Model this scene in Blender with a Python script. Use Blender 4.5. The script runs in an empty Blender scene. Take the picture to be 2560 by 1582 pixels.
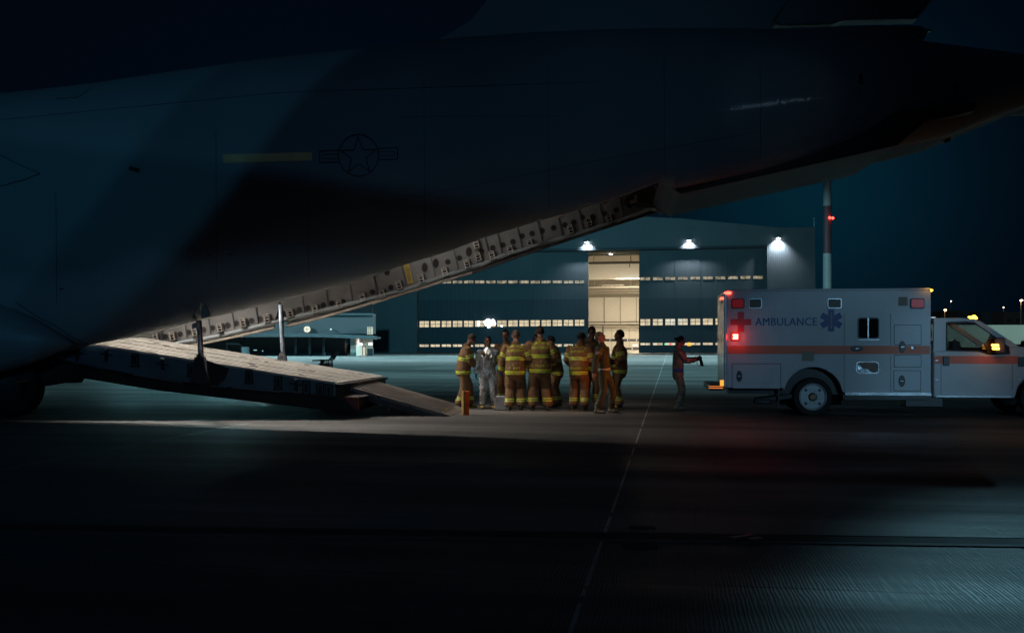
import bpy, bmesh, math, random
from mathutils import Vector, Matrix, noise
from mathutils.bvhtree import BVHTree
R = math.radians
sc = bpy.context.scene
col = sc.collection
random.seed(7)

# ------------------------------------------------------------------ camera
F, CX, HY, CH = 2489.0, 1280.0, 860.0, 1.52      # pixel focal, centre, horizon row, camera height
cam_d = bpy.data.cameras.new('camera'); cam = bpy.data.objects.new('camera', cam_d); col.objects.link(cam)
cam.location = (0, 0, CH); cam.rotation_euler = (R(90), 0, 0)
cam_d.lens = 35; cam_d.sensor_width = 36; cam_d.shift_y = 69 / 2560
cam_d.clip_end = 3000; cam_d.clip_start = 0.1
sc.camera = cam
sc.view_settings.view_transform = 'Standard'; sc.view_settings.look = 'None'
sc.view_settings.exposure = 0; sc.view_settings.gamma = 1
try: sc.cycles.use_denoising = True
except Exception: pass

# ------------------------------------------------------------------ night sky
w = bpy.data.worlds.new('World'); sc.world = w; w.use_nodes = True
nt = w.node_tree; nt.nodes.clear()
wo = nt.nodes.new('ShaderNodeOutputWorld'); bg = nt.nodes.new('ShaderNodeBackground')
tc = nt.nodes.new('ShaderNodeTexCoord')
def vdot(v, n):
    d = nt.nodes.new('ShaderNodeVectorMath'); d.operation = 'DOT_PRODUCT'
    nt.links.new(tc.outputs['Generated'], d.inputs[0]); d.inputs[1].default_value = Vector(v).normalized()
    m = nt.nodes.new('ShaderNodeMath'); m.operation = 'MAXIMUM'; nt.links.new(d.outputs['Value'], m.inputs[0]); m.inputs[1].default_value = 0
    p = nt.nodes.new('ShaderNodeMath'); p.operation = 'POWER'; nt.links.new(m.outputs[0], p.inputs[0]); p.inputs[1].default_value = n
    return p.outputs[0]
def vcol(fac, c):
    m = nt.nodes.new('ShaderNodeMix'); m.data_type = 'RGBA'
    nt.links.new(fac, m.inputs[0]); m.inputs[6].default_value = (0, 0, 0, 1); m.inputs[7].default_value = (*c, 1)
    return m.outputs[2]
def vadd(a, b):
    m = nt.nodes.new('ShaderNodeVectorMath'); m.operation = 'ADD'
    nt.links.new(a, m.inputs[0]); nt.links.new(b, m.inputs[1]); return m.outputs[0]
base = nt.nodes.new('ShaderNodeRGB'); base.outputs[0].default_value = (.0004, .0017, .0046, 1)
glow = vcol(vdot((0.30, 1, 0.155), 120), (.0006, .0135, .0230))
glow2 = vcol(vdot((-0.2, 1, 0.02), 60), (.0003, .0060, .0095))
nt.links.new(vadd(vadd(base.outputs[0], glow), glow2), bg.inputs[0]); bg.inputs[1].default_value = 1.0
nt.links.new(bg.outputs[0], wo.inputs[0])

# ------------------------------------------------------------------ lights of the airfield (floodlight masts out of frame)
def lamp(kind, name, loc, power, colr, size=.3, target=None, cone=None, blend=.3, spread=None):
    d = bpy.data.lights.new(name, kind); d.energy = power; d.color = colr
    if kind in ('POINT', 'SPOT'): d.shadow_soft_size = size
    if kind == 'AREA': d.size = size
    if cone: d.spot_size = R(cone); d.spot_blend = blend
    o = bpy.data.objects.new(name, d); col.objects.link(o); o.location = loc
    if target is not None:
        o.rotation_euler = (Vector(target) - Vector(loc)).to_track_quat('-Z', 'Y').to_euler()
    return o
TEAL = (.38, .86, 1.0); COOL = (.62, .84, 1.0); WARM = (1.0, .86, .68)
# ONE distant faint sun lamp: moonlight / glow of the town
sun = bpy.data.lights.new('moon', 'SUN'); sun.energy = .004; sun.color = (.5, .8, 1); sun.angle = R(4)
so = bpy.data.objects.new('moon', sun); col.objects.link(so); so.rotation_euler = (R(50), 0, R(-20))
# apron floods beyond the aircraft
lamp('SPOT', 'flood_apron_left', (-105, 106, 38), 2600000, (.50, .90, 1), .6, (-4, 108, 0), 40, .9)
lamp('SPOT', 'flood_apron_left_near', (-92, 78, 30), 560000, (.40, .88, 1), .6, (-2, 60, 0), 33, 1)
lamp('SPOT', 'flood_apron_right_near', (95, 78, 30), 560000, (.40, .88, 1), .6, (16, 60, 0), 33, 1)
lamp('SPOT', 'flood_apron_right', (120, 100, 38), 2600000, (.50, .90, 1), .6, (26, 108, 0), 40, .9)
for fx_, fy_, fz_, fp_, tx_ in ((-47, 122, 4.4, 7000, -13), (-41, 122, 4.2, 11000, -13), (-36, 122, 4.2, 13000, -10), (-31.5, 122, 4.2, 11000, -6)):
    lamp('SPOT', 'flood_low_streak', (fx_, fy_, fz_), fp_, (.34, .88, 1), .5, (fx_ + (tx_ - fx_) * .42, fy_ - 38, 0), 7.9, .1)
lamp('SPOT', 'flood_behind_tail', (31, 84, 19.6), 400, (.38, .84, 1), .35, (8, 15, 0), 90, .8)
lamp('SPOT', 'flood_behind_tail', (31.0, 84, 19.6), 95000, (.34, .80, 1), .35, (1.4, -2.8, 0), 4.5, 1)
# floods behind the camera: light the forward skin, the ambulance, the hangar front
lamp('SPOT', 'flood_left_rear', (-18, -42, 12), 5200, (.10, .58, 1), .16, (-14.8, 20, 12.3), 22.4, .05)
lamp('SPOT', 'flood_left_rear_second', (-16, -42, 12.3), 3700, (.10, .62, 1), .16, (-17.4, 20, 12.0), 22.4, .07)
FLC = (2, -45, 14); lamp('SPOT', 'flood_mid_rear', FLC, 3800, (.20, .56, 1), .2, (-5.0, 20, 5.6), 24, .7)
lamp('SPOT', 'flood_right_rear', (15, -38, 11), 9000, (.34, .70, 1), .3, (6.9, 20.9, .0), 7.0, .55)
lamp('SPOT', 'flood_right_rear', (15.6, -38, 11), 9000, (.34, .70, 1), .3, (10.6, 20.4, .0), 7.0, .55)
lamp('SPOT', 'flood_hangar_front', (-20, 75, 26), 82000, (.19, .72, .96), 1.0, (2, 166, 8), 75, .9)

# ------------------------------------------------------------------ helpers
def frame(ox, oy, deg):
    """pixel (x, y) on the plane at lateral offset l of a frame with origin ox, oy turned by -deg -> (s, z)"""
    c, s_ = math.cos(R(deg)), math.sin(R(deg))
    def fn(x, y, l=0.0):
        k = (x - CX) / F
        u = (k * oy - ox + l * (k * c - s_)) / (c + k * s_)
        Y = oy - u * s_ + l * c
        return (u, CH - (y - HY) * Y / F)
    return fn
def P(x, y, Y):
    return Vector(((x - CX) * Y / F, Y, CH - (y - HY) * Y / F))

def tag(o, label=None, cat=None, group=None, kind=None):
    if label: o['label'] = label
    if cat: o['category'] = cat
    if group: o['group'] = group
    if kind: o['kind'] = kind
    return o
def empty(name, loc, deg=0, label=None, cat=None, group=None, kind=None):
    o = bpy.data.objects.new(name, None); col.objects.link(o); o.empty_display_size = .3
    o.location = loc; o.rotation_euler = (0, 0, R(deg)); tag(o, label, cat, group, kind); return o

def mat(name, c, rough=.6, metal=0, var=.25, vs=3.0, bump=0, bs=20, emit=None, es=1, spec=.5, stretch=None, alpha=1, wave=None, coat=0, c2=None, dirt=0):
    m = bpy.data.materials.new(name); m.use_nodes = True; t = m.node_tree; N = t.nodes; L = t.links
    b = N['Principled BSDF']
    b.inputs['Base Color'].default_value = (*c, 1); b.inputs['Roughness'].default_value = rough
    b.inputs['Metallic'].default_value = metal; b.inputs['Specular IOR Level'].default_value = spec
    b.inputs['Coat Weight'].default_value = coat
    if emit:
        b.inputs['Emission Color'].default_value = (*emit, 1); b.inputs['Emission Strength'].default_value = es
    if alpha < 1: b.inputs['Alpha'].default_value = alpha
    co = N.new('ShaderNodeTexCoord'); mp = N.new('ShaderNodeMapping')
    L.new(co.outputs['Object'], mp.inputs[0])
    if stretch: mp.inputs['Scale'].default_value = stretch
    if var:
        n = N.new('ShaderNodeTexNoise'); n.inputs['Scale'].default_value = vs; n.inputs['Detail'].default_value = 6
        L.new(mp.outputs[0], n.inputs['Vector'])
        r = N.new('ShaderNodeValToRGB'); L.new(n.outputs[0], r.inputs[0])
        r.color_ramp.elements[0].position = .3; r.color_ramp.elements[1].position = .7
        k = c2 or tuple(x * (1 - var) for x in c)
        r.color_ramp.elements[0].color = (*k, 1)
        r.color_ramp.elements[1].color = (*(tuple(min(1, x * (1 + var * .6)) for x in c) if not c2 else c), 1)
        L.new(r.outputs[0], b.inputs['Base Color'])
        mr = N.new('ShaderNodeMapRange'); L.new(n.outputs[0], mr.inputs[0])
        mr.inputs[3].default_value = max(.03, rough - .12); mr.inputs[4].default_value = min(1, rough + .12)
        L.new(mr.outputs[0], b.inputs['Roughness'])
    h = None
    if bump:
        n2 = N.new('ShaderNodeTexNoise'); n2.inputs['Scale'].default_value = bs; n2.inputs['Detail'].default_value = 4
        L.new(mp.outputs[0], n2.inputs['Vector']); h = n2.outputs[0]
    if wave:       # (axis, scale, strength)
        wv = N.new('ShaderNodeTexWave'); wv.bands_direction = wave[0]; wv.inputs['Scale'].default_value = wave[1]
        wv.inputs['Distortion'].default_value = wave[3] if len(wave) > 3 else 0
        L.new(co.outputs['Object'], wv.inputs['Vector'])
        if h:
            a = N.new('ShaderNodeMath'); a.operation = 'MULTIPLY_ADD'; L.new(wv.outputs[1], a.inputs[0]); a.inputs[1].default_value = wave[2]; L.new(h, a.inputs[2]); h = a.outputs[0]
        else:
            h = wv.outputs[1]
    if h:
        bp = N.new('ShaderNodeBump'); bp.inputs['Strength'].default_value = bump or wave[2]; bp.inputs['Distance'].default_value = .02 if not wave else .05
        L.new(h, bp.inputs['Height']); L.new(bp.outputs[0], b.inputs['Normal'])
    return m
def emat(name, c, s):
    return mat(name, (.02, .02, .02), .5, var=0, emit=c, es=s)

class MB:
    def __init__(self): self.v = []; self.f = []; self.m = []
    def add(self, vs, fs, mi=0):
        o = len(self.v); self.v += [tuple(p) for p in vs]
        for f in fs: self.f.append(tuple(i + o for i in f)); self.m.append(mi)
        return self
    def box(self, c, s, rot=None, mi=0):
        x, y, z = s[0] / 2, s[1] / 2, s[2] / 2
        vs = [Vector((a * x, b * y, d * z)) for a in (-1, 1) for b in (-1, 1) for d in (-1, 1)]
        if rot is not None: vs = [rot @ p for p in vs]
        vs = [p + Vector(c) for p in vs]
        return self.add(vs, [(0, 1, 3, 2), (4, 6, 7, 5), (0, 4, 5, 1), (2, 3, 7, 6), (0, 2, 6, 4), (1, 5, 7, 3)], mi)
    def bx(self, a, b, mi=0):
        return self.box([(a[i] + b[i]) / 2 for i in range(3)], [abs(b[i] - a[i]) for i in range(3)], None, mi)
    def prism(self, pts, l0, l1, mi=0):      # pts in (s, z), extruded along local y
        n = len(pts)
        vs = [(p[0], l0, p[1]) for p in pts] + [(p[0], l1, p[1]) for p in pts]
        fs = [tuple(range(n)), tuple(range(2 * n - 1, n - 1, -1))] + [(i, i + n, (i + 1) % n + n, (i + 1) % n) for i in range(n)]
        return self.add(vs, fs, mi)
    def cyl(self, p0, p1, r0, r1=None, seg=16, mi=0, cap=True):
        r1 = r0 if r1 is None else r1; p0, p1 = Vector(p0), Vector(p1)
        q = (p1 - p0).to_track_quat('Z', 'Y'); vs = []
        for p, r in ((p0, r0), (p1, r1)):
            for i in range(seg):
                a = 2 * math.pi * i / seg; vs.append(p + q @ Vector((r * math.cos(a), r * math.sin(a), 0)))
        fs = [(i, (i + 1) % seg, (i + 1) % seg + seg, i + seg) for i in range(seg)]
        if cap: fs += [tuple(range(seg - 1, -1, -1)), tuple(range(seg, 2 * seg))]
        return self.add(vs, fs, mi)
    def ell(self, c, r, seg=20, rings=12, rot=None, mi=0):
        vs = []; c = Vector(c)
        for j in range(rings + 1):
            t = math.pi * j / rings
            for i in range(seg):
                a = 2 * math.pi * i / seg
                p = Vector((r[0] * math.sin(t) * math.cos(a), r[1] * math.sin(t) * math.sin(a), r[2] * math.cos(t)))
                if rot is not None: p = rot @ p
                vs.append(c + p)
        fs = [(j * seg + i, (j + 1) * seg + i, (j + 1) * seg + (i + 1) % seg, j * seg + (i + 1) % seg) for j in range(rings) for i in range(seg)]
        return self.add(vs, fs, mi)
    def loft(self, rings, mi=0, cap=True):
        n = len(rings[0]); vs = [p for r in rings for p in r]
        fs = [(j * n + i, j * n + (i + 1) % n, (j + 1) * n + (i + 1) % n, (j + 1) * n + i) for j in range(len(rings) - 1) for i in range(n)]
        if cap: fs += [tuple(range(n - 1, -1, -1)), tuple(range((len(rings) - 1) * n, len(rings) * n))]
        return self.add(vs, fs, mi)
    def limb(self, pts, rad, seg=14, side=Vector((0, 1, 0))):
        """tube along pts; rad = list of r or (r_fwd, r_side); rounded ends"""
        pts = [Vector(p) for p in pts]; rings = []
        rad = [(r, r) if not isinstance(r, tuple) else r for r in rad]
        seq = []
        d0 = (pts[0] - pts[1]).normalized(); d1 = (pts[-1] - pts[-2]).normalized()
        for k in (0.95, .7, .35): seq.append((pts[0] + d0 * max(rad[0]) * .6 * k, tuple(r * math.sqrt(1 - k * k) for r in rad[0])))
        seq += list(zip(pts, rad))
        for k in (.35, .7, .95): seq.append((pts[-1] + d1 * max(rad[-1]) * .6 * k, tuple(r * math.sqrt(1 - k * k) for r in rad[-1])))
        for i, (p, r) in enumerate(seq):
            a = seq[max(0, i - 1)][0]; b = seq[min(len(seq) - 1, i + 1)][0]
            d = (b - a).normalized(); sd = (side - d * side.dot(d))
            if sd.length < .1: sd = Vector((1, 0, 0)) - d * d.x
            sd.normalize(); fw = sd.cross(d).normalized()
            rings.append([p + fw * r[0] * math.cos(2 * math.pi * q / seg) + sd * r[1] * math.sin(2 * math.pi * q / seg) for q in range(seg)])
        return self.loft(rings)
    def build(self, name, mats, parent=None, smooth=False, bevel=0, seg=2, recalc=True):
        me = bpy.data.meshes.new(name); me.from_pydata(self.v, [], self.f)
        if not isinstance(mats, (list, tuple)): mats = [mats]
        for m in mats: me.materials.append(m)
        me.polygons.foreach_set('material_index', self.m)
        if recalc:
            bm = bmesh.new(); bm.from_mesh(me); bmesh.ops.recalc_face_normals(bm, faces=bm.faces); bm.to_mesh(me); bm.free()
        if smooth: me.polygons.foreach_set('use_smooth', [True] * len(me.polygons))
        o = bpy.data.objects.new(name, me); col.objects.link(o)
        if parent: o.parent = parent
        if bevel:
            b = o.modifiers.new('b', 'BEVEL'); b.width = bevel; b.segments = seg; b.limit_method = 'ANGLE'; b.angle_limit = R(35)
        me.update(); return o
def copy_tree(o, parent=None):
    c = o.copy(); col.objects.link(c)
    if parent: c.parent = parent
    for ch in list(o.children): copy_tree(ch, c)
    return c
def rounded(x0, y0, x1, y1, r, n=4):
    out = []
    for cx, cy, a0 in ((x1 - r, y1 - r, 0), (x0 + r, y1 - r, 90), (x0 + r, y0 + r, 180), (x1 - r, y0 + r, 270)):
        for i in range(n + 1):
            a = R(a0 + 90 * i / n); out.append((cx + r * math.cos(a), cy + r * math.sin(a)))
    return out
def interp(pts, x):
    if x <= pts[0][0]: return pts[0][1]
    for (a, b), (c, d) in zip(pts, pts[1:]):
        if x <= c: return b + (d - b) * (x - a) / (c - a)
    return pts[-1][1]
def smoothed(pts, n):      # catmull-rom through (x, y) points
    out = []
    for i in range(len(pts) - 1):
        p0 = pts[max(0, i - 1)]; p1 = pts[i]; p2 = pts[i + 1]; p3 = pts[min(len(pts) - 1, i + 2)]
        for k in range(n):
            t = k / n
            x = p1[0] + (p2[0] - p1[0]) * t
            m1 = (p2[1] - p0[1]) / (p2[0] - p0[0]); m2 = (p3[1] - p1[1]) / (p3[0] - p1[0]); h = p2[0] - p1[0]
            y = (2*t**3-3*t**2+1)*p1[1] + (t**3-2*t**2+t)*h*m1 + (-2*t**3+3*t**2)*p2[1] + (t**3-t**2)*h*m2
            out.append((x, y))
    out.append(pts[-1]); return out
def text_tris(s, size=1, bold=0.0):
    cu = bpy.data.curves.new('t', 'FONT'); cu.body = s; cu.size = size; cu.align_x = 'CENTER'; cu.align_y = 'CENTER'; cu.offset = bold; cu.space_character = 1.08
    o = bpy.data.objects.new('t', cu); col.objects.link(o); bpy.context.view_layer.update()
    me = bpy.data.meshes.new_from_object(o.evaluated_get(bpy.context.evaluated_depsgraph_get()))
    vs = [v.co.copy() for v in me.vertices]; fs = [tuple(p.vertices) for p in me.polygons]
    bpy.data.objects.remove(o); bpy.data.meshes.remove(me); bpy.data.curves.remove(cu); return vs, fs

# ------------------------------------------------------------------ ground
def ground_material():
    m = bpy.data.materials.new('apron_concrete'); m.use_nodes = True; t = m.node_tree; N = t.nodes; L = t.links
    b = N['Principled BSDF']; co = N.new('ShaderNodeTexCoord')
    mp = N.new('ShaderNodeMapping'); mp.inputs['Rotation'].default_value = (0, 0, R(9.04)); L.new(co.outputs['Object'], mp.inputs[0])
    sx = N.new('ShaderNodeSeparateXYZ'); L.new(mp.outputs[0], sx.inputs[0])
    def M(op, a, b_=None, c_=None):
        n = N.new('ShaderNodeMath'); n.operation = op
        for i, x in enumerate((a, b_, c_)):
            if x is None: continue
            if isinstance(x, (int, float)): n.inputs[i].default_value = x
            else: L.new(x, n.inputs[i])
        return n.outputs[0]
    W = 7.5
    X0 = -0.53 * math.cos(R(9.04))
    u = M('ADD', sx.outputs[0], -X0 + 0.0); v = M('ADD', sx.outputs[1], 1.1)
    def joint(a, wdt):
        md = M('FLOORED_MODULO', M('ADD', a, W / 2), W) ; d = M('ABSOLUTE', M('SUBTRACT', md, W / 2))
        return M('LESS_THAN', d, wdt)
    ju = joint(u, .012); jv = joint(v, .014)
    # tone per slab
    cell = N.new('ShaderNodeCombineXYZ'); L.new(M('FLOOR', M('DIVIDE', u, W)), cell.inputs[0]); L.new(M('FLOOR', M('DIVIDE', v, W)), cell.inputs[1])
    wn = N.new('ShaderNodeTexWhiteNoise'); L.new(cell.outputs[0], wn.inputs[0])
    n1 = N.new('ShaderNodeTexNoise'); n1.inputs['Scale'].default_value = .35; n1.inputs['Detail'].default_value = 8; n1.inputs['Roughness'].default_value = .65
    mps = N.new('ShaderNodeMapping'); mps.inputs['Scale'].default_value = (.35, 1.6, 1); L.new(mp.outputs[0], mps.inputs[0]); L.new(mps.outputs[0], n1.inputs['Vector'])
    n2 = N.new('ShaderNodeTexNoise'); n2.inputs['Scale'].default_value = 9; n2.inputs['Detail'].default_value = 6; L.new(mp.outputs[0], n2.inputs['Vector'])
    tone = M('ADD', M('MULTIPLY', n1.outputs[0], .15), M('MULTIPLY', wn.outputs[0], .055))
    tone = M('ADD', tone, M('MULTIPLY', n2.outputs[0], .05))
    tone = M('MULTIPLY', tone, M('SUBTRACT', 1, M('MULTIPLY', jv, .75)))
    nj = N.new('ShaderNodeTexNoise'); nj.inputs['Scale'].default_value = 1.3; nj.inputs['Detail'].default_value = 5; L.new(mp.outputs[0], nj.inputs['Vector'])
    white = M('MULTIPLY', ju, M('GREATER_THAN', nj.outputs[0], .39))
    tone = M('ADD', tone, M('MULTIPLY', white, .42))
    rgb = N.new('ShaderNodeCombineXYZ'); L.new(M('MULTIPLY', tone, 1.0), rgb.inputs[0]); L.new(M('MULTIPLY', tone, .97), rgb.inputs[1]); L.new(M('MULTIPLY', tone, .92), rgb.inputs[2])
    L.new(rgb.outputs[0], b.inputs['Base Color'])
    # damp, smooth lanes: roughness varies in long streaks
    n3 = N.new('ShaderNodeTexNoise'); n3.inputs['Scale'].default_value = .22; n3.inputs['Detail'].default_value = 7; n3.inputs['Roughness'].default_value = .6
    mp3 = N.new('ShaderNodeMapping'); mp3.inputs['Scale'].default_value = (.16, 1.5, 1); L.new(mp.outputs[0], mp3.inputs[0]); L.new(mp3.outputs[0], n3.inputs['Vector'])
    mr = N.new('ShaderNodeMapRange'); L.new(n3.outputs[0], mr.inputs[0]); mr.inputs[1].default_value = .36; mr.inputs[2].default_value = .66; mr.inputs[3].default_value = .50; mr.inputs[4].default_value = .80
    L.new(M('SUBTRACT', mr.outputs[0], M('MULTIPLY', white, .1)), b.inputs['Roughness'])
    n6 = N.new('ShaderNodeTexNoise'); n6.inputs['Scale'].default_value = 1.0; n6.inputs['Detail'].default_value = 8; n6.inputs['Roughness'].default_value = .7
    mp6 = N.new('ShaderNodeMapping'); mp6.inputs['Scale'].default_value = (.035, .42, 1); mp6.inputs['Rotation'].default_value = (0, 0, R(3)); L.new(mp.outputs[0], mp6.inputs[0]); L.new(mp6.outputs[0], n6.inputs['Vector'])
    mr6 = N.new('ShaderNodeMapRange'); L.new(n6.outputs[0], mr6.inputs[0]); mr6.inputs[1].default_value = .38; mr6.inputs[2].default_value = .62; mr6.inputs[3].default_value = .48; mr6.inputs[4].default_value = 1.45
    ms = N.new('ShaderNodeVectorMath'); ms.operation = 'SCALE'; L.new(rgb.outputs[0], ms.inputs[0]); L.new(mr6.outputs[0], ms.inputs['Scale']); L.new(ms.outputs[0], b.inputs['Base Color'])
    b.inputs['Specular IOR Level'].default_value = .30
    # broom finish and grit
    wv = N.new('ShaderNodeTexWave'); wv.bands_direction = 'X'; wv.inputs['Scale'].default_value = 12.5; wv.inputs['Distortion'].default_value = 6; wv.inputs['Detail'].default_value = 3; wv.inputs['Detail Scale'].default_value = 1.6
    mw = N.new('ShaderNodeMapping'); mw.inputs['Scale'].default_value = (1, .12, 1); L.new(mp.outputs[0], mw.inputs[0]); L.new(mw.outputs[0], wv.inputs['Vector'])
    hh = M('ADD', M('MULTIPLY', M('MULTIPLY', wv.outputs[1], nj.outputs[0]), .8), M('MULTIPLY', n2.outputs[0], .8)); hh = M('SUBTRACT', hh, M('MULTIPLY', M('MAXIMUM', ju, jv), 1.2))
    bp = N.new('ShaderNodeBump'); bp.inputs['Strength'].default_value = .5; bp.inputs['Distance'].default_value = .012
    L.new(hh, bp.inputs['Height'])
    # gentle undulation of the slabs, long across the view
    mp5 = N.new('ShaderNodeMapping'); mp5.inputs['Scale'].default_value = (.07, .9, 1); L.new(mp.outputs[0], mp5.inputs[0])
    n5 = N.new('ShaderNodeTexNoise'); n5.inputs['Scale'].default_value = 1.0; n5.inputs['Detail'].default_value = 5; L.new(mp5.outputs[0], n5.inputs['Vector'])
    bp5 = N.new('ShaderNodeBump'); bp5.inputs['Strength'].default_value = 1; bp5.inputs['Distance'].default_value = .012; L.new(n5.outputs[0], bp5.inputs['Height']); L.new(bp.outputs[0], bp5.inputs['Normal']); L.new(bp5.outputs[0], b.inputs['Normal'])
    return m
g = MB(); g.add([(-900, -120, 0), (900, -120, 0), (900, 1600, 0), (-900, 1600, 0)], [(0, 1, 2, 3)])
ap = g.build('apron', ground_material(), recalc=False); tag(ap, kind='structure')

# ------------------------------------------------------------------ shared materials
M_blackmetal = mat('black_metal', (.02, .02, .022), .45, .3, .3)
M_steel = mat('steel', (.35, .36, .37), .3, .9, .2)
M_rubber = mat('rubber', (.018, .018, .018), .7, 0, .3, bump=.2, bs=60)
M_darkgrey = mat('dark_grey_paint', (.06, .065, .07), .5, 0, .3)
M_concrete_dark = mat('plinth_concrete', (.10, .11, .12), .8, 0, .3)

# slot drain across the near apron
dr = empty('slot_drain', (-2.44, 8.03, 0), 0, 'long dark slot drain sunk across the near apron', 'drain')
dr.rotation_euler = (0, 0, math.atan2(-.46, 6.33))
M_grate = mat('drain_iron', (.05, .05, .052), .8, .0, .4, bump=.3, bs=30, spec=.2)
M_kerb = mat('drain_kerb', (.12, .12, .115), .8, 0, .4, vs=6, bump=.3, bs=30)
b = MB(); b.bx((-14, -.02, .002), (22, .20, .005)); b.build('channel_cover', M_grate, dr)
b = MB(); b.bx((-14, -.13, .002), (22, -.035, .007)); b.build('kerb_strip', M_kerb, dr)
b = MB(); b.bx((-14, .215, .002), (22, .235, .006)); b.build('edge_rail', M_grate, dr)
b = MB()
q = Matrix.Rotation(R(52), 3, 'Z')
b.box((4.24, .05, .02), (.05, .22, .012), q.inverted()); b.box((4.33, -.06, .026), (.05, .12, .012), q.inverted()); b.build('lifting_clip', mat('clip_metal', (.16, .17, .18), .5, .3), dr)
for (px, py, sx_) in ((1605, 1318, .09), (1600, 1366, .11)):
    p = P(px, py, F * CH / (py - HY)); b = MB(); b.cyl((0, 0, .001), (0, 0, .006), sx_, seg=20); o = b.build('drain_cap', M_grate); o.location = (p.x, p.y, 0); o.scale = (1.25, .7, 1)
    tag(o, 'small round dark cap in the concrete %s the slot drain' % ('just beyond' if py < 1340 else 'just in front of'), 'ground cap', 'caps beside the drain')

# ------------------------------------------------------------------ hangar
HF = frame(0, 166, 10.76)
hg = empty('hangar', (0, 166, 0), -10.76, 'huge blue-grey hangar with one lit gap between its sliding doors', 'hangar')
M_hwall = mat('hangar_cladding', (.075, .090, .098), .6, .1, .12, .2, wave=('X', 1.1, .35))
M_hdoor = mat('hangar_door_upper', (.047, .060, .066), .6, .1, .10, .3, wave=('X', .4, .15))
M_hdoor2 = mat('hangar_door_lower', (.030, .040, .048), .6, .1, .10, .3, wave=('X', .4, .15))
M_hframe = mat('hangar_trim', (.022, .030, .036), .6, .1, .1)
M_cream = mat('interior_cream', (.62, .55, .42), .7, 0, .10, .4, wave=('X', .5, .15))
M_cream2 = mat('interior_white', (.72, .67, .56), .7, 0, .06)
M_beam = mat('interior_beam', (.33, .29, .22), .6, 0, .1)
M_dkbeam = mat('interior_deck', (.09, .08, .06), .7, 0, .2, wave=('X', 2, .5))
def hb(x0, y0, x1, y1, l0=0.0, l1=.4, mb=None, mi=0):      # box from pixel corners at depth l0
    u0, za = HF(x0, y0, l0); u1, zb = HF(x1, y1, l0)
    mb = mb or MB(); mb.bx((u0, l0, min(za, zb)), (u1, l1, max(za, zb)), mi); return mb
uL = HF(931, 800)[0]; uR = HF(2038, 800)[0]; uc = (uL + uR) / 2
zE = HF(2038, 568)[1]; zR = HF(1586, 541)[1]; zB = HF(1958, 571)[1] - .1
zH = HF(1500, 624)[1]      # door head
ux0 = HF(1043, 800)[0]; ux1 = HF(1918, 800)[0]
D = 62
b = MB(); b.bx((uL, 0, .0), (ux0, .5, zE)); b.build('side_wall', M_hwall, hg)
b = MB(); b.bx((ux1, 0, .0), (uR, .5, zE)); b.build('side_wall', M_hwall, hg)
ua = HF(1586, 541)[0]
# fascia above the doors: gable profile meeting the eaves of the side blocks
f_l = [(ux0, zH), (ux1, zH), (ux1, zE + .004), (HF(1958, 571)[0], zE + .004), (HF(1700, 547)[0], HF(1700, 546)[1]), (ua, zR), (2 * ua - HF(1700, 547)[0], HF(1700, 546)[1]), (ux0, zE + .004)]
b = MB(); b.prism(f_l, -.02, .5); b.build('gable_fascia', M_hwall, hg)
b = MB(); b.prism([(ux1, zE + .004), (HF(1958, 571)[0], zE + .004), (HF(1700, 547)[0], HF(1700, 546)[1]), (ua, zR), (2 * ua - HF(1700, 547)[0], HF(1700, 546)[1]), (uL, zE), (uL, zE - .6), (uR, zE - .6)], .5, D); b.build('roof', M_hframe, hg)
b = MB(); b.bx((uR - .4, .5, 0), (uR - .003, D, zE - .6)); b.build('flank_wall', M_hdoor, hg)
b = MB(); b.bx((uL + .003, .5, 0), (uL + .4, D, zE - .6)); b.build('flank_wall', M_hdoor, hg)
b = MB(); b.bx((uL - .02, -.06, 0), (ux0 - .05, 0, .95)); b.build('plinth', M_concrete_dark, hg)
b = MB(); b.bx((ux1 + .05, -.06, 0), (uR, 0, .95)); b.build('plinth', M_concrete_dark, hg)
b = MB(); b.cyl((uL - .15, -.1, 8), (uL - .15, -.1, zE), .12); b.build('downpipe', mat('downpipe_zinc', (.3, .4, .42), .4, .3), hg)
b = MB(); b.bx((uL - .3, -.12, 0), (uL - .02, 0, 7.9)); b.build('corner_post', M_hframe, hg)
b = MB(); b.bx((uR - .2, .3, zE), (uR - .1, .4, zE + 1.5)); b.build('roof_aerial', mat('aerial_grey', (.4, .45, .47), .5), hg)
uo0, uo1 = HF(1469, 800)[0], HF(1597, 800)[0]
zM = HF(1400, 747)[1]
b = MB(); b.bx((ux0 - .02, -.16, zH - .1), (ux1 + .02, .02 - .05, zH + .25)); b.build('door_track', M_hframe, hg)
dl = 1.0
def leaf(x0, x1, off):
    a, c = HF(x0, 800)[0], HF(x1, 800)[0]
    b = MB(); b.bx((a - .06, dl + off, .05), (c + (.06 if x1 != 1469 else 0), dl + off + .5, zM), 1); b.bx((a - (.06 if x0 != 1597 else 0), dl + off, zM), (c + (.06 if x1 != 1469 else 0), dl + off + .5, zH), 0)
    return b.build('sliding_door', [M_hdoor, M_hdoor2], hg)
for x0, x1, o_ in ((1043, 1190, 0), (1190, 1330, .06), (1330, 1469, 0), (1597, 1687, .06), (1687, 1750, 0), (1750, 1815, .06), (1815, 1918, 0)): leaf(x0, x1, o_)
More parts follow.
